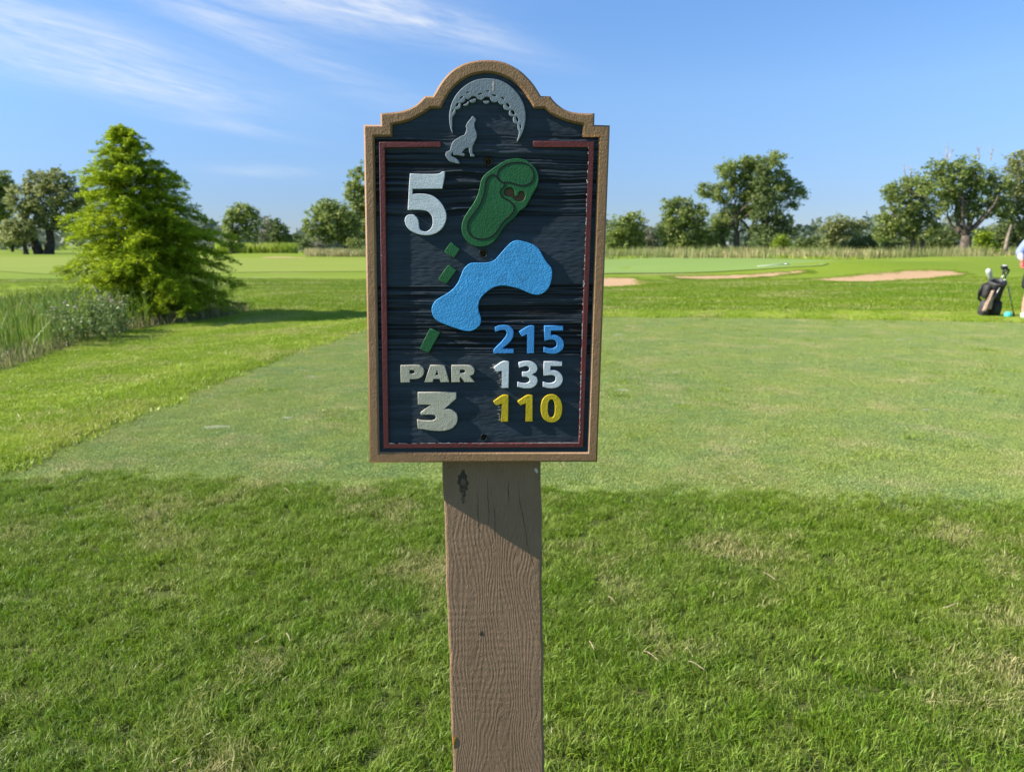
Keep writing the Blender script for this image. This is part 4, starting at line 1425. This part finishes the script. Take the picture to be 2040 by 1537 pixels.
tree('green_shrub', 'bright yellow-green sapling in front of the great forked tree', (1960, 512), 72, ((1960, 472, 17, 13), (1950, 488, 15, 12), (1970, 490, 15, 12), (1960, 500, 20, 8)), 'leaf_bright', 'bark', .06, .35, .24, 2.0, RGp, 'shrub')
for i, (px, Yd, bl, lab) in enumerate(((1880, 92, ((1870, 478, 30, 18), (1895, 470, 26, 22), (1850, 486, 24, 12)), 'dark leafy undergrowth left of the great forked tree'),
                                       (2010, 88, ((1990, 470, 26, 26), (2025, 465, 30, 30), (2060, 470, 34, 28), (2000, 492, 30, 12)), 'dark leafy undergrowth behind the pale dead trunk'),
                                       (1790, 95, ((1760, 490, 20, 10), (1790, 488, 26, 12), (1820, 484, 22, 14)), 'dark leafy undergrowth below the spreading grove tree'))):
    tree('dark_shrub', lab, (px, 504), Yd, bl, 'leaf_dark', 'bark_dark', .1, .3, .26, 1.6, RGp, 'shrub')
# pale dead trunk
b0 = at(2000, 512, 74)
b0[2] = float(H(b0[0], b0[1]))
root = empty('dead_trunk', b0, 'pale bare dead trunk standing right of the yellow-green sapling', 'tree trunk')
tb = TB()
tb.tube([b0 - np.array([0, 0, .3]), b0 + np.array([.05, 0, .8]), b0 + np.array([.12, 0, 1.8]), b0 + np.array([.3, .05, 2.7]), b0 + np.array([.36, .05, 3.2])], [.26, .2, .17, .13, .07], 9)
obj('trunk', tb.mesh('trunk'), 'bark_tan', root)
tb = TB()
limb(tb, b0 + np.array([.28, .05, 2.5]), b0 + np.array([.8, 0, 3.3]), .07, .02)
obj('branch', tb.mesh('branch'), 'bark_tan', root)

# far woods that close the horizon, one mass
def far_woods():
    n = 32000
    a = rng.uniform(-1.9, 1.9, n)
    rr = rng.uniform(190, 300, n)
    x, y = np.sin(a) * rr, np.cos(a) * rr
    top = 6.2 + 2.4 * vnoise(a * 26, a * 0, 3) + 1.6 * vnoise(a * 90, a * 0, 4) + 1.4 * np.sin(a * 5)
    z = rng.uniform(0, 1, n) ** .7 * np.clip(top, 2.5, 12)
    P = np.stack([x, y, z], -1)
    tag(obj('far_woods', leaves_mesh('far_woods', P, 1.9, np.clip(.5 + .5 * vnoise(a * 40, z, 5), 0, 1), .3, .8), 'leaf_far'), 'dim belt of distant woods closing the horizon', 'woods', kind='stuff')


far_woods()

# tall native grass between the green and the trees, tan in front and greener behind
def tall_grass(name, x, y, hmin, hmax, wid, m, label, lean=.25):
    n = len(x)
    h = rng.uniform(hmin, hmax, n)
    th = rng.uniform(0, 6.283, n)
    side = np.stack([np.cos(th), np.sin(th), np.zeros(n)], -1) * (wid * rng.uniform(.6, 1.4, n))[:, None] / 2
    b = np.stack([x, y, H(x, y) - .03], -1)
    t2 = rng.uniform(0, 6.283, n)
    d = np.stack([np.cos(t2), np.sin(t2), np.zeros(n)], -1) * (h * np.abs(rng.normal(0, lean, n)))[:, None]
    mid = b + d * .35
    mid[:, 2] += h * .6
    tip = b + d
    tip[:, 2] += h * .97
    V = np.stack([b - side, b + side, mid + side * .8, mid - side * .8, tip], 1).reshape(-1, 3)
    o = np.arange(n) * 5
    T = np.concatenate([np.stack([o, o + 1, o + 2], -1), np.stack([o, o + 2, o + 3], -1), np.stack([o + 3, o + 2, o + 4], -1)])
    return tag(obj(name, npmesh(name, V, T, {'rnd': np.repeat(rng.uniform(0, 1, n), 5)}), m), label, 'grass', kind='stuff')


n = 52000
u = rng.uniform(0, 1, n)
px = 1100 + u * 1250
yy = 66 + 6 * vnoise(px * .01, px * 0, 2) + rng.uniform(0, 1, n) ** .8 * 22 - 3.0 * (px > 1650)
x = (px - CX) / F * yy
kp = vnoise(x * .12, yy * .35, 31) + .8 * vnoise(x * .4, yy * .6, 32) > -.15
x, yy = x[kp], yy[kp]
tall_grass('native_grass', x, yy, .30, 1.05 + .5 * vnoise(x * .10, yy * .3, 21), .045, 'native_blade', 'tan and green tall grass strip in front of the trees behind the green', .2)
wx = rng.uniform(8, 62, 80)
wy = rng.uniform(68, 86, 80)
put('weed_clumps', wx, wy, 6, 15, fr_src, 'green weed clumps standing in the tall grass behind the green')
n = 14000
px = rng.uniform(612, 960, n)
yy = rng.uniform(74, 90, n)
tall_grass('native_grass', (px - CX) / F * yy, yy, .3, .85, .05, 'native_blade', 'tan tall grass strip at the foot of the round tree left of the sign', .2)
n = 7000
px = rng.uniform(440, 600, n)
yy = rng.uniform(90, 104, n)
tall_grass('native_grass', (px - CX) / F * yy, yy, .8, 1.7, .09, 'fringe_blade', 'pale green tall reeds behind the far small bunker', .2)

# grey low roof seen over the reeds
g0 = at(576, 496, 150)
root = empty('low_building', (g0[0], g0[1], 0), 'long low grey roofed building far off behind pale green reeds', 'building')
tb = TB()
x0, x1, y0, y1 = g0[0] - 1.9, g0[0] + 1.9, 150, 155
tb.loops([[(x0, y0, -.2), (x1, y0, -.2), (x1, y1, -.2), (x0, y1, -.2)], [(x0, y0, 1.0), (x1, y0, 1.0), (x1, y1, 1.0), (x0, y1, 1.0)]])
simple('roof_grey', (.36, .37, .40), .7, .2)
obj('wall', tb.mesh('wall', False), 'roof_grey', root)
tb = TB()
tb.loops([[(x0 - .3, y0 - .3, 1.0), (x1 + .3, y0 - .3, 1.0), (x1 + .3, y1 + .3, 1.0), (x0 - .3, y1 + .3, 1.0)],
          [(x0 - .3, y0 - .3, 1.1), (x1 + .3, y0 - .3, 1.1), (x1 + .3, y1 + .3, 1.1), (x0 - .3, y1 + .3, 1.1)],
          [(x0 + .4, y0 + 2.3, 1.75), (x1 - .4, y0 + 2.3, 1.75), (x1 - .4, y0 + 2.7, 1.75), (x0 + .4, y0 + 2.7, 1.75)]])
obj('roof', tb.mesh('roof', False), 'roof_grey', root)

# ------------------------------------------------------------------ the feathery cypress by the pond
def cypress():
    cx_, cy_ = -6.42, 13.0
    z0 = float(H(cx_, cy_))
    Ht = 3.28
    root = empty('cypress_tree', (cx_, cy_, z0), 'bright feathery young cypress growing among reeds on the pond bank', 'tree')
    tb = TB()
    base = np.array([cx_, cy_, z0])
    lean = np.array([-.25, 0, 0])

    def axis(z):
        return base + np.array([0, 0, z]) + lean * (z / Ht) ** 1.5
    tb.tube([axis(z) - np.array([0, 0, .2 if z == 0 else 0]) for z in np.linspace(0, Ht * .97, 10)], list(np.linspace(.085, .008, 10)), 8)
    P, A, K = [], [], []
    nb = 215
    for i in range(nb):
        f = (i + rng.uniform(0, 1)) / nb
        z = .18 + (Ht - .25) * f ** 1.12
        r = np.interp(z / Ht, [0, .12, .3, .5, .65, .8, .92, 1.0], [1.15, 1.45, 1.55, 1.22, .92, .56, .24, .05]) * .80 * rng.choice((.72, .85, .95, 1.0, 1.08, 1.18)) * rng.uniform(.9, 1.08)
        th = i * 2.39996 + rng.normal(0, .25)
        out = np.array([math.cos(th), math.sin(th), 0])
        if z / Ht < .45:
            r *= 1.0 + .14 * out[0]
        rise = np.interp(z / Ht, [0, .35, .8, 1], [-.10, .10, .42, .9]) * r
        a = axis(z)
        pts = [a + out * r * s + np.array([0, 0, rise * s + .10 * r * math.sin(math.pi * s) - .10 * r * s * s]) for s in np.linspace(0, 1, 6)]
        tb.tube(pts, list(np.linspace(.016 * (1.3 - f), .003, 6)), 4, cap=False)
        ck = rng.uniform(0, 1)
        nt = max(5, int(r * 16))
        for j in range(nt):
            s = .12 + .88 * (j + rng.uniform(0, 1)) / nt
            p = np.array([np.interp(s, np.linspace(0, 1, 6), [q[k] for q in pts]) for k in range(3)])
            sd = rng.choice((-1, 1)) * rng.uniform(.4, 1.25)
            td = out * math.cos(sd) + np.array([-out[1], out[0], 0]) * math.sin(sd)
            L = (.13 + .26 * r * (1 - .6 * s)) * rng.uniform(.7, 1.2)
            td = td + np.array([0, 0, rng.uniform(-.25, .35)])
            m = int(42 + L * 95)
            q = rng.uniform(0, 1, m)
            c = p + td * (L * q)[:, None] + np.stack([np.zeros(m), np.zeros(m), -.16 * L * q * q * 2], -1) + rng.normal(0, .016, (m, 3))
            lr = rng.choice((-1, 1), m)
            sdv = np.array([-td[1], td[0], .15])
            ax = td * .8 + sdv * lr[:, None] * .9 + rng.normal(0, .35, (m, 3))
            P.append(c + ax * .018)
            A.append(ax)
            K.append(np.full(m, np.clip(.55 * ck + .45 * rng.uniform(0, 1), 0, 1)))
    P, A, K = np.concatenate(P), np.concatenate(A), np.concatenate(K)
    k = P[:, 2] > z0 + .12
    obj('trunk', tb.mesh('trunk'), 'bark_dark', root)
    obj('crown', leaves_mesh('crown', P[k], .062, K[k], .4, .26, A[k] * 1.2), 'leaf_cypress', root)


cypress()

# ------------------------------------------------------------------ reeds and weeds on the bank
def bank_plants():
    x = rng.uniform(-15, -4.6, 120000)
    y = rng.uniform(6.0, 17.5, 120000)
    k = inpoly(x, y, BANKP) & (np.hypot(x + 6.42, y - 13) > .35)
    z = H(x, y)
    # distance outward from the mown edge
    edge = np.min(np.stack([np.hypot(x - a, y - b) for a, b in [np.array(BANKP[0]) * (1 - s) + np.array(BANKP[18]) * s for s in np.linspace(0, 1, 30)]]), 0)
    k &= (z > -.62)
    x, y, z, edge = x[k], y[k], z[k], edge[k]
    dn = .55 + .45 * vnoise(x * 1.6, y * 1.6, 12)
    ks = rng.uniform(0, 1, len(x)) < dn * .42 * sstep(.15, .7, edge)
    ks &= x < -5.5
    tall_grass('reed_bed', x[ks], y[ks], .22, .64 + .12 * vnoise(x[ks] * 1.1, y[ks] * 1.1, 61) + .10 * (y[ks] > 11), .013, 'reed_blade', 'upright green reeds crowding the pond bank', .34)
    kt = (rng.uniform(0, 1, len(x)) < .50) & (edge < .75)
    tall_grass('bank_grass', x[kt], y[kt], .08, .26, .009, 'native_blade', 'short tan grass fringe in front of the green reeds', .5)


bank_plants()
n = 9000
x = rng.uniform(-24, -9.2, n)
y = 20.2 + .05 * (x + 16) + rng.uniform(0, 2.2, n) ** 1.2
tall_grass('far_bank_reeds', x, y, .35, .75, .03, 'reed_dark', 'darker reeds lining the far side of the pond', .3)


def weed(x, y, h, flowers, seed):
    r2 = np.random.default_rng(seed)
    z = float(H(x, y))
    if flowers:
        root = empty('flowering_weed', (x, y, z), 'leafy weed with pale pink flower heads among the pond reeds', 'weed', 'flowering weeds among the reeds')
    else:
        root = empty('leafy_weed', (x, y, z), 'bushy grey-green leafy weed without flowers among the pond reeds', 'weed', 'leafy weeds among the reeds')
    P, K, tb, heads = [], [], TB(), []
    for s in range(5):
        t = np.array([x + r2.normal(0, .14), y + r2.normal(0, .14), z + h * r2.uniform(.75, 1.05)])
        pts = limb(tb, (x + r2.normal(0, .06), y + r2.normal(0, .06), z - .03), t, .006, .003, .1, 5, 5)
        for _ in range(60):
            f = r2.uniform(.15, 1)
            c = np.array(pts[0]) + (t - pts[0]) * f + r2.normal(0, .055, 3)
            P.append(c)
            K.append(r2.uniform(0, 1))
        heads.append(t)
    obj('stem', tb.mesh('stem'), 'weed_leaf', root)
    obj('leaves', leaves_mesh('leaves', np.array(P), .055, np.array(K), .4, .4), 'weed_leaf', root)
    for t in heads[:flowers]:
        tb = TB()
        for _ in range(6):
            c = t + r2.normal(0, .013, 3) + np.array([0, 0, .02])
            tb.lathe(c, r2.normal(0, 1, 3) + np.array([0, 0, 2]), [(.003, -.008), (.009, 0), (.007, .006), (.002, .010)], 6)
        obj('flower_head', tb.mesh('flower_head'), 'petal', root)


for i, (a, b, Yd, h, fl) in enumerate(((130, 0, 9.4, .74, 3), (150, 0, 9.9, .68, 0), (185, 0, 10.3, .8, 0), (200, 0, 10.9, .86, 4), (228, 0, 10.6, .72, 2), (170, 0, 10.1, .74, 0), (215, 0, 10.2, .6, 0),
                                       (240, 0, 11.0, .62, 1), (165, 0, 10.8, .84, 2), (205, 0, 9.8, .5, 0))):
    weed((a - CX) / F * Yd, Yd, h * .76, fl, 100 + i)

# ------------------------------------------------------------------ golf bag, clubs, towel, tee marker
simple('bag_black', (.012, .012, .014), .55, .4, .2, 9, .002, 90)
simple('bag_grey', (.05, .046, .046), .6, .35, .2, 9, .002, 90)
simple('bag_trim', (.07, .066, .066), .5, .4, .1, 20)
simple('towel_tan', (.52, .37, .27), .9, .1, .12, 30, .003, 60)
simple('steel', (.55, .56, .58), .28, .5, .08, 30, metal=.9)
simple('leg_metal', (.22, .23, .25), .4, .5, .1, 30, metal=.5)
simple('cover_white', (.58, .58, .56), .6, .3, .05, 30)
simple('cover_black', (.015, .015, .018), .45, .4, .2, 30)
simple('turquoise', (.06, .60, .62), .35, .5, .06, 30)
simple('rubber', (.02, .02, .02), .8, .2, .1, 30)


def golf_bag():
    g = gp(1970, 628.5)
    bx, by, bz = g
    root = empty('golf_bag', g, 'black stand bag propped on two legs with clubs beyond the tee', 'golf bag')
    A = np.array([-.07, -.30, .92])
    A /= np.linalg.norm(A)
    ux = np.array([1.0, .1, 0])
    ux -= A * (ux @ A)
    ux /= np.linalg.norm(ux)
    uy = np.cross(A, ux)

    def pt(a, b, t):
        return g + np.array([0, 0, .03]) + (ux * a + uy * b) * .9 + A * t * .84

    def ring(rx, ry, t, n=22, e=2.6, ox=0, oy=0):
        out = []
        for q in np.linspace(0, 2 * math.pi, n, endpoint=False):
            c, s = math.cos(q), math.sin(q)
            out.append(pt(ox + rx * math.copysign(abs(c) ** (2 / e), c), oy + ry * math.copysign(abs(s) ** (2 / e), s), t))
        return out
    TB_ = TB()
    TB_.loops([ring(.105, .12, 0), ring(.125, .135, .02), ring(.128, .138, .18), ring(.115, .125, .34), ring(.118, .128, .5), ring(.135, .14, .66), ring(.138, .145, .72)])
    obj('bag_body', TB_.mesh('bag_body'), 'bag_black', root)
    TB_ = TB()
    TB_.loops([ring(.128, .138, -.012), ring(.142, .15, .0), ring(.142, .15, .05), ring(.13, .14, .06)])
    obj('base', TB_.mesh('base'), 'rubber', root)
    TB_ = TB()
    TB_.loops([ring(.14, .148, .70), ring(.155, .16, .715), ring(.157, .162, .76), ring(.145, .15, .775), ring(.125, .13, .765), ring(.12, .125, .70)], cap=False)
    obj('collar', TB_.mesh('collar'), 'bag_trim', root)

    def pocket(name, ox, oy, rx, ry, t0, t1, m):
        q = TB()
        q.loops([ring(rx * .7, ry * .7, t0, 18, 3, ox, oy), ring(rx, ry, t0 + .03, 18, 3, ox, oy), ring(rx * 1.04, ry * 1.04, (t0 + t1) / 2 - .03, 18, 3, ox, oy), ring(rx * .85, ry * .85, t1 - .03, 18, 3, ox, oy), ring(rx * .5, ry * .5, t1, 18, 3, ox * .9, oy)])
        return obj(name, q.mesh(name), m, root)
    pocket('side_pocket', -.155, -.02, .085, .10, .0, .34, 'bag_grey')
    pocket('upper_pocket', -.165, .03, .075, .09, .40, .70, 'bag_grey')
    pocket('front_pocket', .02, -.13, .10, .05, .02, .36, 'bag_black')
    q = TB()
    q.tube([pt(-.12, .10, .70), pt(-.22, .10, .66), pt(-.27, .08, .5), pt(-.25, .08, .36), pt(-.14, .10, .26)], [.016, .024, .028, .024, .016], 8)
    obj('shoulder_strap', q.mesh('shoulder_strap'), 'bag_black', root)
    q = TB()
    q.tube([pt(-.06, -.13, .77), pt(-.06, -.16, .82), pt(.06, -.16, .82), pt(.06, -.13, .77)], .008, 8)
    obj('handle', q.mesh('handle'), 'bag_grey', root)
    feet = []
    for (a, fx, fy) in ((-.05, 1957, 628.5), (.12, 2015, 629.5)):
        f = gp(fx, fy)
        f = f + np.array([0, -.06, 0])
        f[2] = float(H(f[0], f[1])) + .035
        top = pt(a, -.16, .69)
        q = TB()
        q.tube([top, (top + f) / 2, f], [.011, .010, .009], 8)
        lg = obj('leg', q.mesh('leg'), 'leg_metal', root)
        q = TB()
        dd = (f - top) / np.linalg.norm(f - top)
        q.tube([f - dd * .04, f, f + dd * .02], [.012, .016, .013], 8)
        obj('rubber_foot', q.mesh('rubber_foot'), 'rubber', lg)
        feet.append(f)
    # clubs, each its own thing standing in the bag
    def club(name, label, a, b, t0, t1, tip, kind):
        p0, p1 = pt(a, b, t0), pt(*tip, t1)
        r = empty(name, p0, label, 'golf club', 'clubs in the bag')
        q = TB()
        q.tube([p0, p1], [.006, .0055], 8)
        obj('shaft', q.mesh('shaft'), 'steel', r)
        d = (p1 - p0) / np.linalg.norm(p1 - p0)
        s = np.cross(d, [0, 1.0, 0])
        s /= np.linalg.norm(s)
        e = np.cross(d, s)
        if kind == 'cover_white':
            q = TB()
            q.lathe(p1 - d * .12, d, [(.022, 0), (.036, .02), (.042, .10), (.048, .17), (.044, .215), (.02, .24)], 14)
            obj('head_cover', q.mesh('head_cover'), 'cover_white', r)
        elif kind == 'driver':
            q = TB()
            rings = []
            for (k, t) in ((.25, -.045), (.8, -.03), (1.0, -.005), (.98, .018), (.75, .034)):
                rings.append([p1 + d * t + s * .058 * k * math.cos(w) + e * .052 * k * math.sin(w) + s * .02 for w in np.linspace(0, 2 * math.pi, 18, endpoint=False)])
            q.loops(rings)
            hd = obj('head', q.mesh('head'), 'cover_black', r)
            q = TB()
            q.loops([[p1 + d * t + s * .058 * k * math.cos(w) + e * .052 * k * math.sin(w) + s * .02 for w in np.linspace(0, 2 * math.pi, 18, endpoint=False)] for (k, t) in ((.74, .0335), (.72, .038), (.4, .042))])
            obj('sole', q.mesh('sole'), 'cover_white', hd)
            q = TB()
            q.lathe(p1 - d * .14, d, [(.012, 0), (.022, .02), (.026, .06), (.02, .10)], 12)
            obj('head_cover', q.mesh('head_cover'), 'cover_black', r)
        else:
            q = TB()
            rings = []
            for (k, w2) in ((0, .014), (.035, .022), (.075, .03)):
                c = p1 + s * k * 1.0 + d * (.012 + k * .15)
                rings.append([c + d * w2 + e * .009, c - d * w2 * .6 + e * .011, c - d * w2 * .6 - e * .004, c + d * w2 - e * .006])
            q.loops(rings)
            obj('head', q.mesh('head', False), 'steel' if kind == 'iron' else 'cover_black', r)
            q = TB()
            q.lathe(p1 - d * .06, d, [(.009, 0), (.010, .03), (.009, .065)], 10)
            obj('ferrule', q.mesh('ferrule'), 'cover_black', r)
    club('golf_club', 'golf club under a white head cover leaning from the bag', -.0, .02, .55, .93, (-.19, .03), 'cover_white')
    club('golf_club', 'golf club with black head and white sole standing tallest in the bag', .03, .0, .25, 1.06, (.10, .02), 'driver')
    club('golf_club', 'golf club with small dark head leaning outermost from the bag', .06, .03, .25, .97, (.20, .02), 'dark')
    club('golf_club', 'steel iron with its short blade just above the bag collar', .05, -.05, .25, .90, (.10, -.05), 'iron')
    club('golf_club', 'steel iron with its blade between the tallest club and bag collar', .06, -.02, .25, .98, (.13, -.04), 'iron')
    # towel hung from the side of the bag
    tw = empty('towel', pt(-.20, -.12, .40), 'crumpled tan towel hanging on the side of the golf bag', 'towel')
    V, Fs = [], []
    nu, nvv = 9, 14
    for j in range(nvv):
        for i in range(nu):
            s, t = i / (nu - 1), j / (nvv - 1)
            wd = .05 + .16 * t - .05 * t * t
            a = -.15 + (s - .55) * wd - .03 * t
            V.append(pt(a, -.125 + .022 * math.sin(s * 9 + t * 2) - .01 * t, .62 - .42 * t - .05 * (1 - s) * t))
    for j in range(nvv - 1):
        for i in range(nu - 1):
            k = j * nu + i
            Fs.append((k, k + 1, k + nu + 1, k + nu))
    o = obj('cloth', npmesh('cloth', V, Fs, smooth=True), 'towel_tan', tw)
    sm = o.modifiers.new('thickness', 'SOLIDIFY')
    sm.thickness = .008


golf_bag()
g = gp(2007.5, 631.5)
root = empty('tee_marker', g, 'round turquoise tee marker on the grass by a leg of the golf bag', 'tee marker')
tb = TB()
tb.lathe(g, (0, 0, 1), [(.040, .0), (.056, .012), (.064, .035), (.060, .062), (.045, .085), (.022, .098), (.004, .101)], 24)
obj('dome', tb.mesh('dome'), 'turquoise', root)
tb = TB()
tb.lathe(g, (0, 0, 1), [(.001, -.09), (.006, -.06), (.006, .002)], 10)
obj('spike', tb.mesh('spike'), 'steel', root)

a, b = gp(1508, 533.5), gp(1570, 528.5)
root = empty('flagstick', a, 'thin white pole lying on the edge of the putting green', 'flagstick')
tb = TB()
up = np.array([0, 0, .06])
tb.tube([a + up, (a + b) / 2 + up * 1.2, b + up], [.012, .018, .022], 8)
obj('pole', tb.mesh('pole'), 'cover_white', root)
tb = TB()
d = (b - a) / np.linalg.norm(b - a)
tb.tube([b + up - d * .12, b + up, b + up + d * .05], [.03, .034, .012], 8)
obj('ferrule', tb.mesh('ferrule'), 'steel', root)

# ------------------------------------------------------------------ the golfer at the right edge
simple('skin', (.52, .30, .22), .55, .35, .08, 20)
simple('shirt_blue', (.27, .33, .58), .8, .15, .06, 12, .002, 70)
simple('sleeve_pale', (.44, .44, .58), .8, .15, .05, 12)
simple('shorts_dark', (.028, .030, .030), .8, .15, .15, 12, .002, 70)
simple('glove_coral', (.72, .16, .14), .6, .25, .06, 30)
simple('hair_dark', (.03, .02, .015), .6, .3, .3, 60, .003, 200)
simple('eye_dark', (.02, .015, .012), .2, .5, .1, 60)


def skin_mesh(name, verts, edges, root=0, sub=2, fat=1.12):
    me = bpy.data.meshes.new(name)
    me.from_pydata([v[:3] for v in verts], edges, [])
    o = bpy.data.objects.new(name, me)
    COL.objects.link(o)
    sk = o.modifiers.new('skin', 'SKIN')
    sk.use_smooth_shade = True
    lay = me.skin_vertices[0].data
    for i, v in enumerate(verts):
        lay[i].radius = (v[3] * fat, (v[4] if len(v) > 4 else v[3]) * fat)
        lay[i].use_root = (i == root)
    ss = o.modifiers.new('smooth', 'SUBSURF')
    ss.levels = ss.render_levels = sub
    dg = bpy.context.evaluated_depsgraph_get()
    out = bpy.data.meshes.new_from_object(o.evaluated_get(dg))
    out.name = name
    bpy.data.objects.remove(o)
    bpy.data.meshes.remove(me)
    return out


def hand_chain(wrist, d, palm_n, side, s=1.0, grow=0.0):
    """palm and five curled fingers as skinned chains from the wrist; returns verts, edges"""
    d = np.asarray(d, float) / np.linalg.norm(d)
    n = np.asarray(palm_n, float)
    n -= d * (n @ d)
    n /= np.linalg.norm(n)
    a = np.cross(d, n) * side
    w = np.asarray(wrist, float)
    V = [(*w, .026 + grow, .022 + grow), (*(w + d * .045 * s), .034 + grow, .020 + grow), (*(w + d * .082 * s), .036 + grow, .018 + grow)]
    Eg = [(0, 1), (1, 2)]
    for k, (off, L) in enumerate(((-.030, .070), (-.010, .080), (.010, .075), (.029, .058))):
        b = w + d * .085 * s + a * off
        q = len(V)
        V += [(*b, .0095 + grow), (*(b + d * L * .42 + n * L * .12), .0090 + grow), (*(b + d * L * .58 + n * L * .5), .0085 + grow), (*(b + d * L * .42 + n * L * .82), .0075 + grow)]
        Eg += [(2, q), (q, q + 1), (q + 1, q + 2), (q + 2, q + 3)]
    b = w + d * .03 * s - a * .030
    q = len(V)
    V += [(*b, .013 + grow), (*(b + d * .032 - a * .016 + n * .012), .0115 + grow), (*(b + d * .058 - a * .012 + n * .03), .009 + grow)]
    Eg += [(1, q), (q, q + 1), (q + 1, q + 2)]
    return V, Eg


def golfer():
    g = gp(2055, 634)
    root = empty('person', g, 'person in pale blue long sleeves and dark shorts standing beside the golf bag', 'person')

    def W3(v):
        return (g[0] + v[0], g[1] + v[1], g[2] + v[2]) + tuple(v[3:])
    lh, rh = np.array((-.40, -.15, 1.0)), np.array((.27, -.05, .84))
    body = [(0, .01, .95, .15, .105), (0, .01, 1.10, .135, .095), (0, 0, 1.27, .16, .105), (-.015, .01, 1.42, .07, .06), (-.03, 0, 1.49, .052, .052), (-.06, -.035, 1.545, .058, .05), (-.07, -.02, 1.62, .078, .092), (-.07, 0, 1.685, .066, .075),
            (-.19, .01, 1.395, .062, .06), (-.345, .03, 1.15, .042, .042), (lh[0], lh[1], lh[2], .028, .024),
            (.175, .01, 1.395, .062, .06), (.235, .03, 1.12, .042, .042), (rh[0], rh[1], rh[2], .028, .024),
            (-.095, .01, .86, .095, .09), (-.115, -.01, .48, .058, .058), (-.12, .03, .26, .056, .056), (-.125, .03, .09, .040, .042), (-.15, -.13, .035, .036, .028),
            (.095, .01, .86, .095, .09), (.12, -.01, .48, .058, .058), (.125, .03, .26, .056, .056), (.13, .03, .09, .040, .042), (.16, -.13, .035, .036, .028)]
    edges = [(0, 1), (1, 2), (2, 3), (3, 4), (4, 5), (5, 6), (6, 7), (2, 8), (8, 9), (9, 10), (2, 11), (11, 12), (12, 13), (0, 14), (14, 15), (15, 16), (16, 17), (17, 18), (0, 19), (19, 20), (20, 21), (21, 22), (22, 23)]
    me = skin_mesh('body', [W3(v) for v in body], edges)
    bm = bmesh.new()
    bm.from_mesh(me)
    extra = []
    hv, he = hand_chain(rh, (.03, -.03, -1), (-.8, -.5, 0), 1)
    extra.append(skin_mesh('hand', [W3(v) for v in hv], he))
    # face: nose, ears, brow
    extra.append(skin_mesh('nose', [W3(v) for v in ((-.085, -.10, 1.645, .010), (-.09, -.122, 1.62, .012), (-.093, -.128, 1.607, .015), (-.09, -.108, 1.598, .010))], [(0, 1), (1, 2), (2, 3)]))
    for sgn in (-1, 1):
        extra.append(skin_mesh('ear', [W3(v) for v in ((-.07 + sgn * .078, -.0, 1.645, .012, .02), (-.07 + sgn * .084, .004, 1.62, .010, .018), (-.07 + sgn * .078, -.004, 1.595, .008, .012))], [(0, 1), (1, 2)]))
    extra.append(skin_mesh('lips', [W3(v) for v in ((-.115, -.092, 1.572, .005), (-.092, -.101, 1.573, .009), (-.068, -.095, 1.572, .005))], [(0, 1), (1, 2)]))
    for e in extra:
        bm.from_mesh(e)
    bm.to_mesh(me)
    bm.free()
    obj('body', me, 'skin', root)
    for sgn in (-1, 1):
        tb = TB()
        tb.lathe((g[0] - .085 + sgn * .032, g[1] - .104, g[2] + 1.638), (0, -1, 0), [(.012, -.008), (.011, 0), (.007, .005), (.001, .007)], 10)
        obj('eye', tb.mesh('eye'), 'eye_dark', root)
    G = .016
    sh = [(0, .01, .79, .135, .10), (0, .01, .92, .15, .112), (0, 0, 1.27, .17, .118), (-.012, .01, 1.415, .085, .075), (-.19, .01, 1.395, .078, .076), (-.27, .02, 1.27, .066, .066), (-.345, .03, 1.15, .058, .058), (-.36, -.03, 1.11, .052, .052),
          (.175, .01, 1.395, .078, .076), (.235, .03, 1.12, .058, .058), (.255, -.02, .96, .046, .046)]
    obj('shirt', skin_mesh('shirt', [W3(v) for v in sh], [(0, 1), (1, 2), (2, 3), (2, 4), (4, 5), (5, 6), (6, 7), (2, 8), (8, 9), (9, 10)], fat=1.36), 'shirt_blue', root)
    obj('sleeve_cuff', skin_mesh('sleeve_cuff', [W3(v) for v in ((-.352, .0, 1.13, .046), (-.378, -.06, 1.085, .042), (-.397, -.13, 1.02, .034))], [(0, 1), (1, 2)], fat=1.36), 'sleeve_pale', root)
    obj('shorts', skin_mesh('shorts', [W3(v) for v in ((0, .01, .98, .155, .115), (0, .01, .90, .165, .125), (-.10, .01, .80, .112, .11), (-.115, 0, .60, .098, .10), (-.118, 0, .50, .095, .098), (.10, .01, .80, .112, .11), (.118, 0, .60, .098, .10), (.12, 0, .50, .095, .098))],
                           [(0, 1), (1, 2), (2, 3), (3, 4), (1, 5), (5, 6), (6, 7)], fat=1.3), 'shorts_dark', root)
    for sgn in (-1, 1):
        obj('shoe', skin_mesh('shoe', [W3(v) for v in ((sgn * .125, .075, .05, .040, .045), (sgn * .13, .02, .055, .044, .048), (sgn * .145, -.08, .045, .044, .040), (sgn * .16, -.175, .034, .038, .030))], [(0, 1), (1, 2), (2, 3)], fat=1.36), 'cover_white', root)
    hv, he = hand_chain(lh, (-.12, -.3, -1), (.5, -.6, .0), -1, 1.0, .0025)
    obj('glove', skin_mesh('glove', [W3(v) for v in hv], he), 'glove_coral', root)
    tb = TB()
    tb.loops([[(g[0] - .07 + .096 * k * math.cos(w), g[1] + .004 + .108 * k * math.sin(w), g[2] + z + .03 * math.sin(w) * (1 if z < 1.7 else .3) * -1) for w in np.linspace(0, 2 * math.pi, 20, endpoint=False)]
              for (k, z) in ((.93, 1.64), (1.0, 1.67), (.98, 1.705), (.85, 1.738), (.55, 1.762), (.15, 1.772))])
    obj('hair', tb.mesh('hair'), 'hair_dark', root)


golfer()
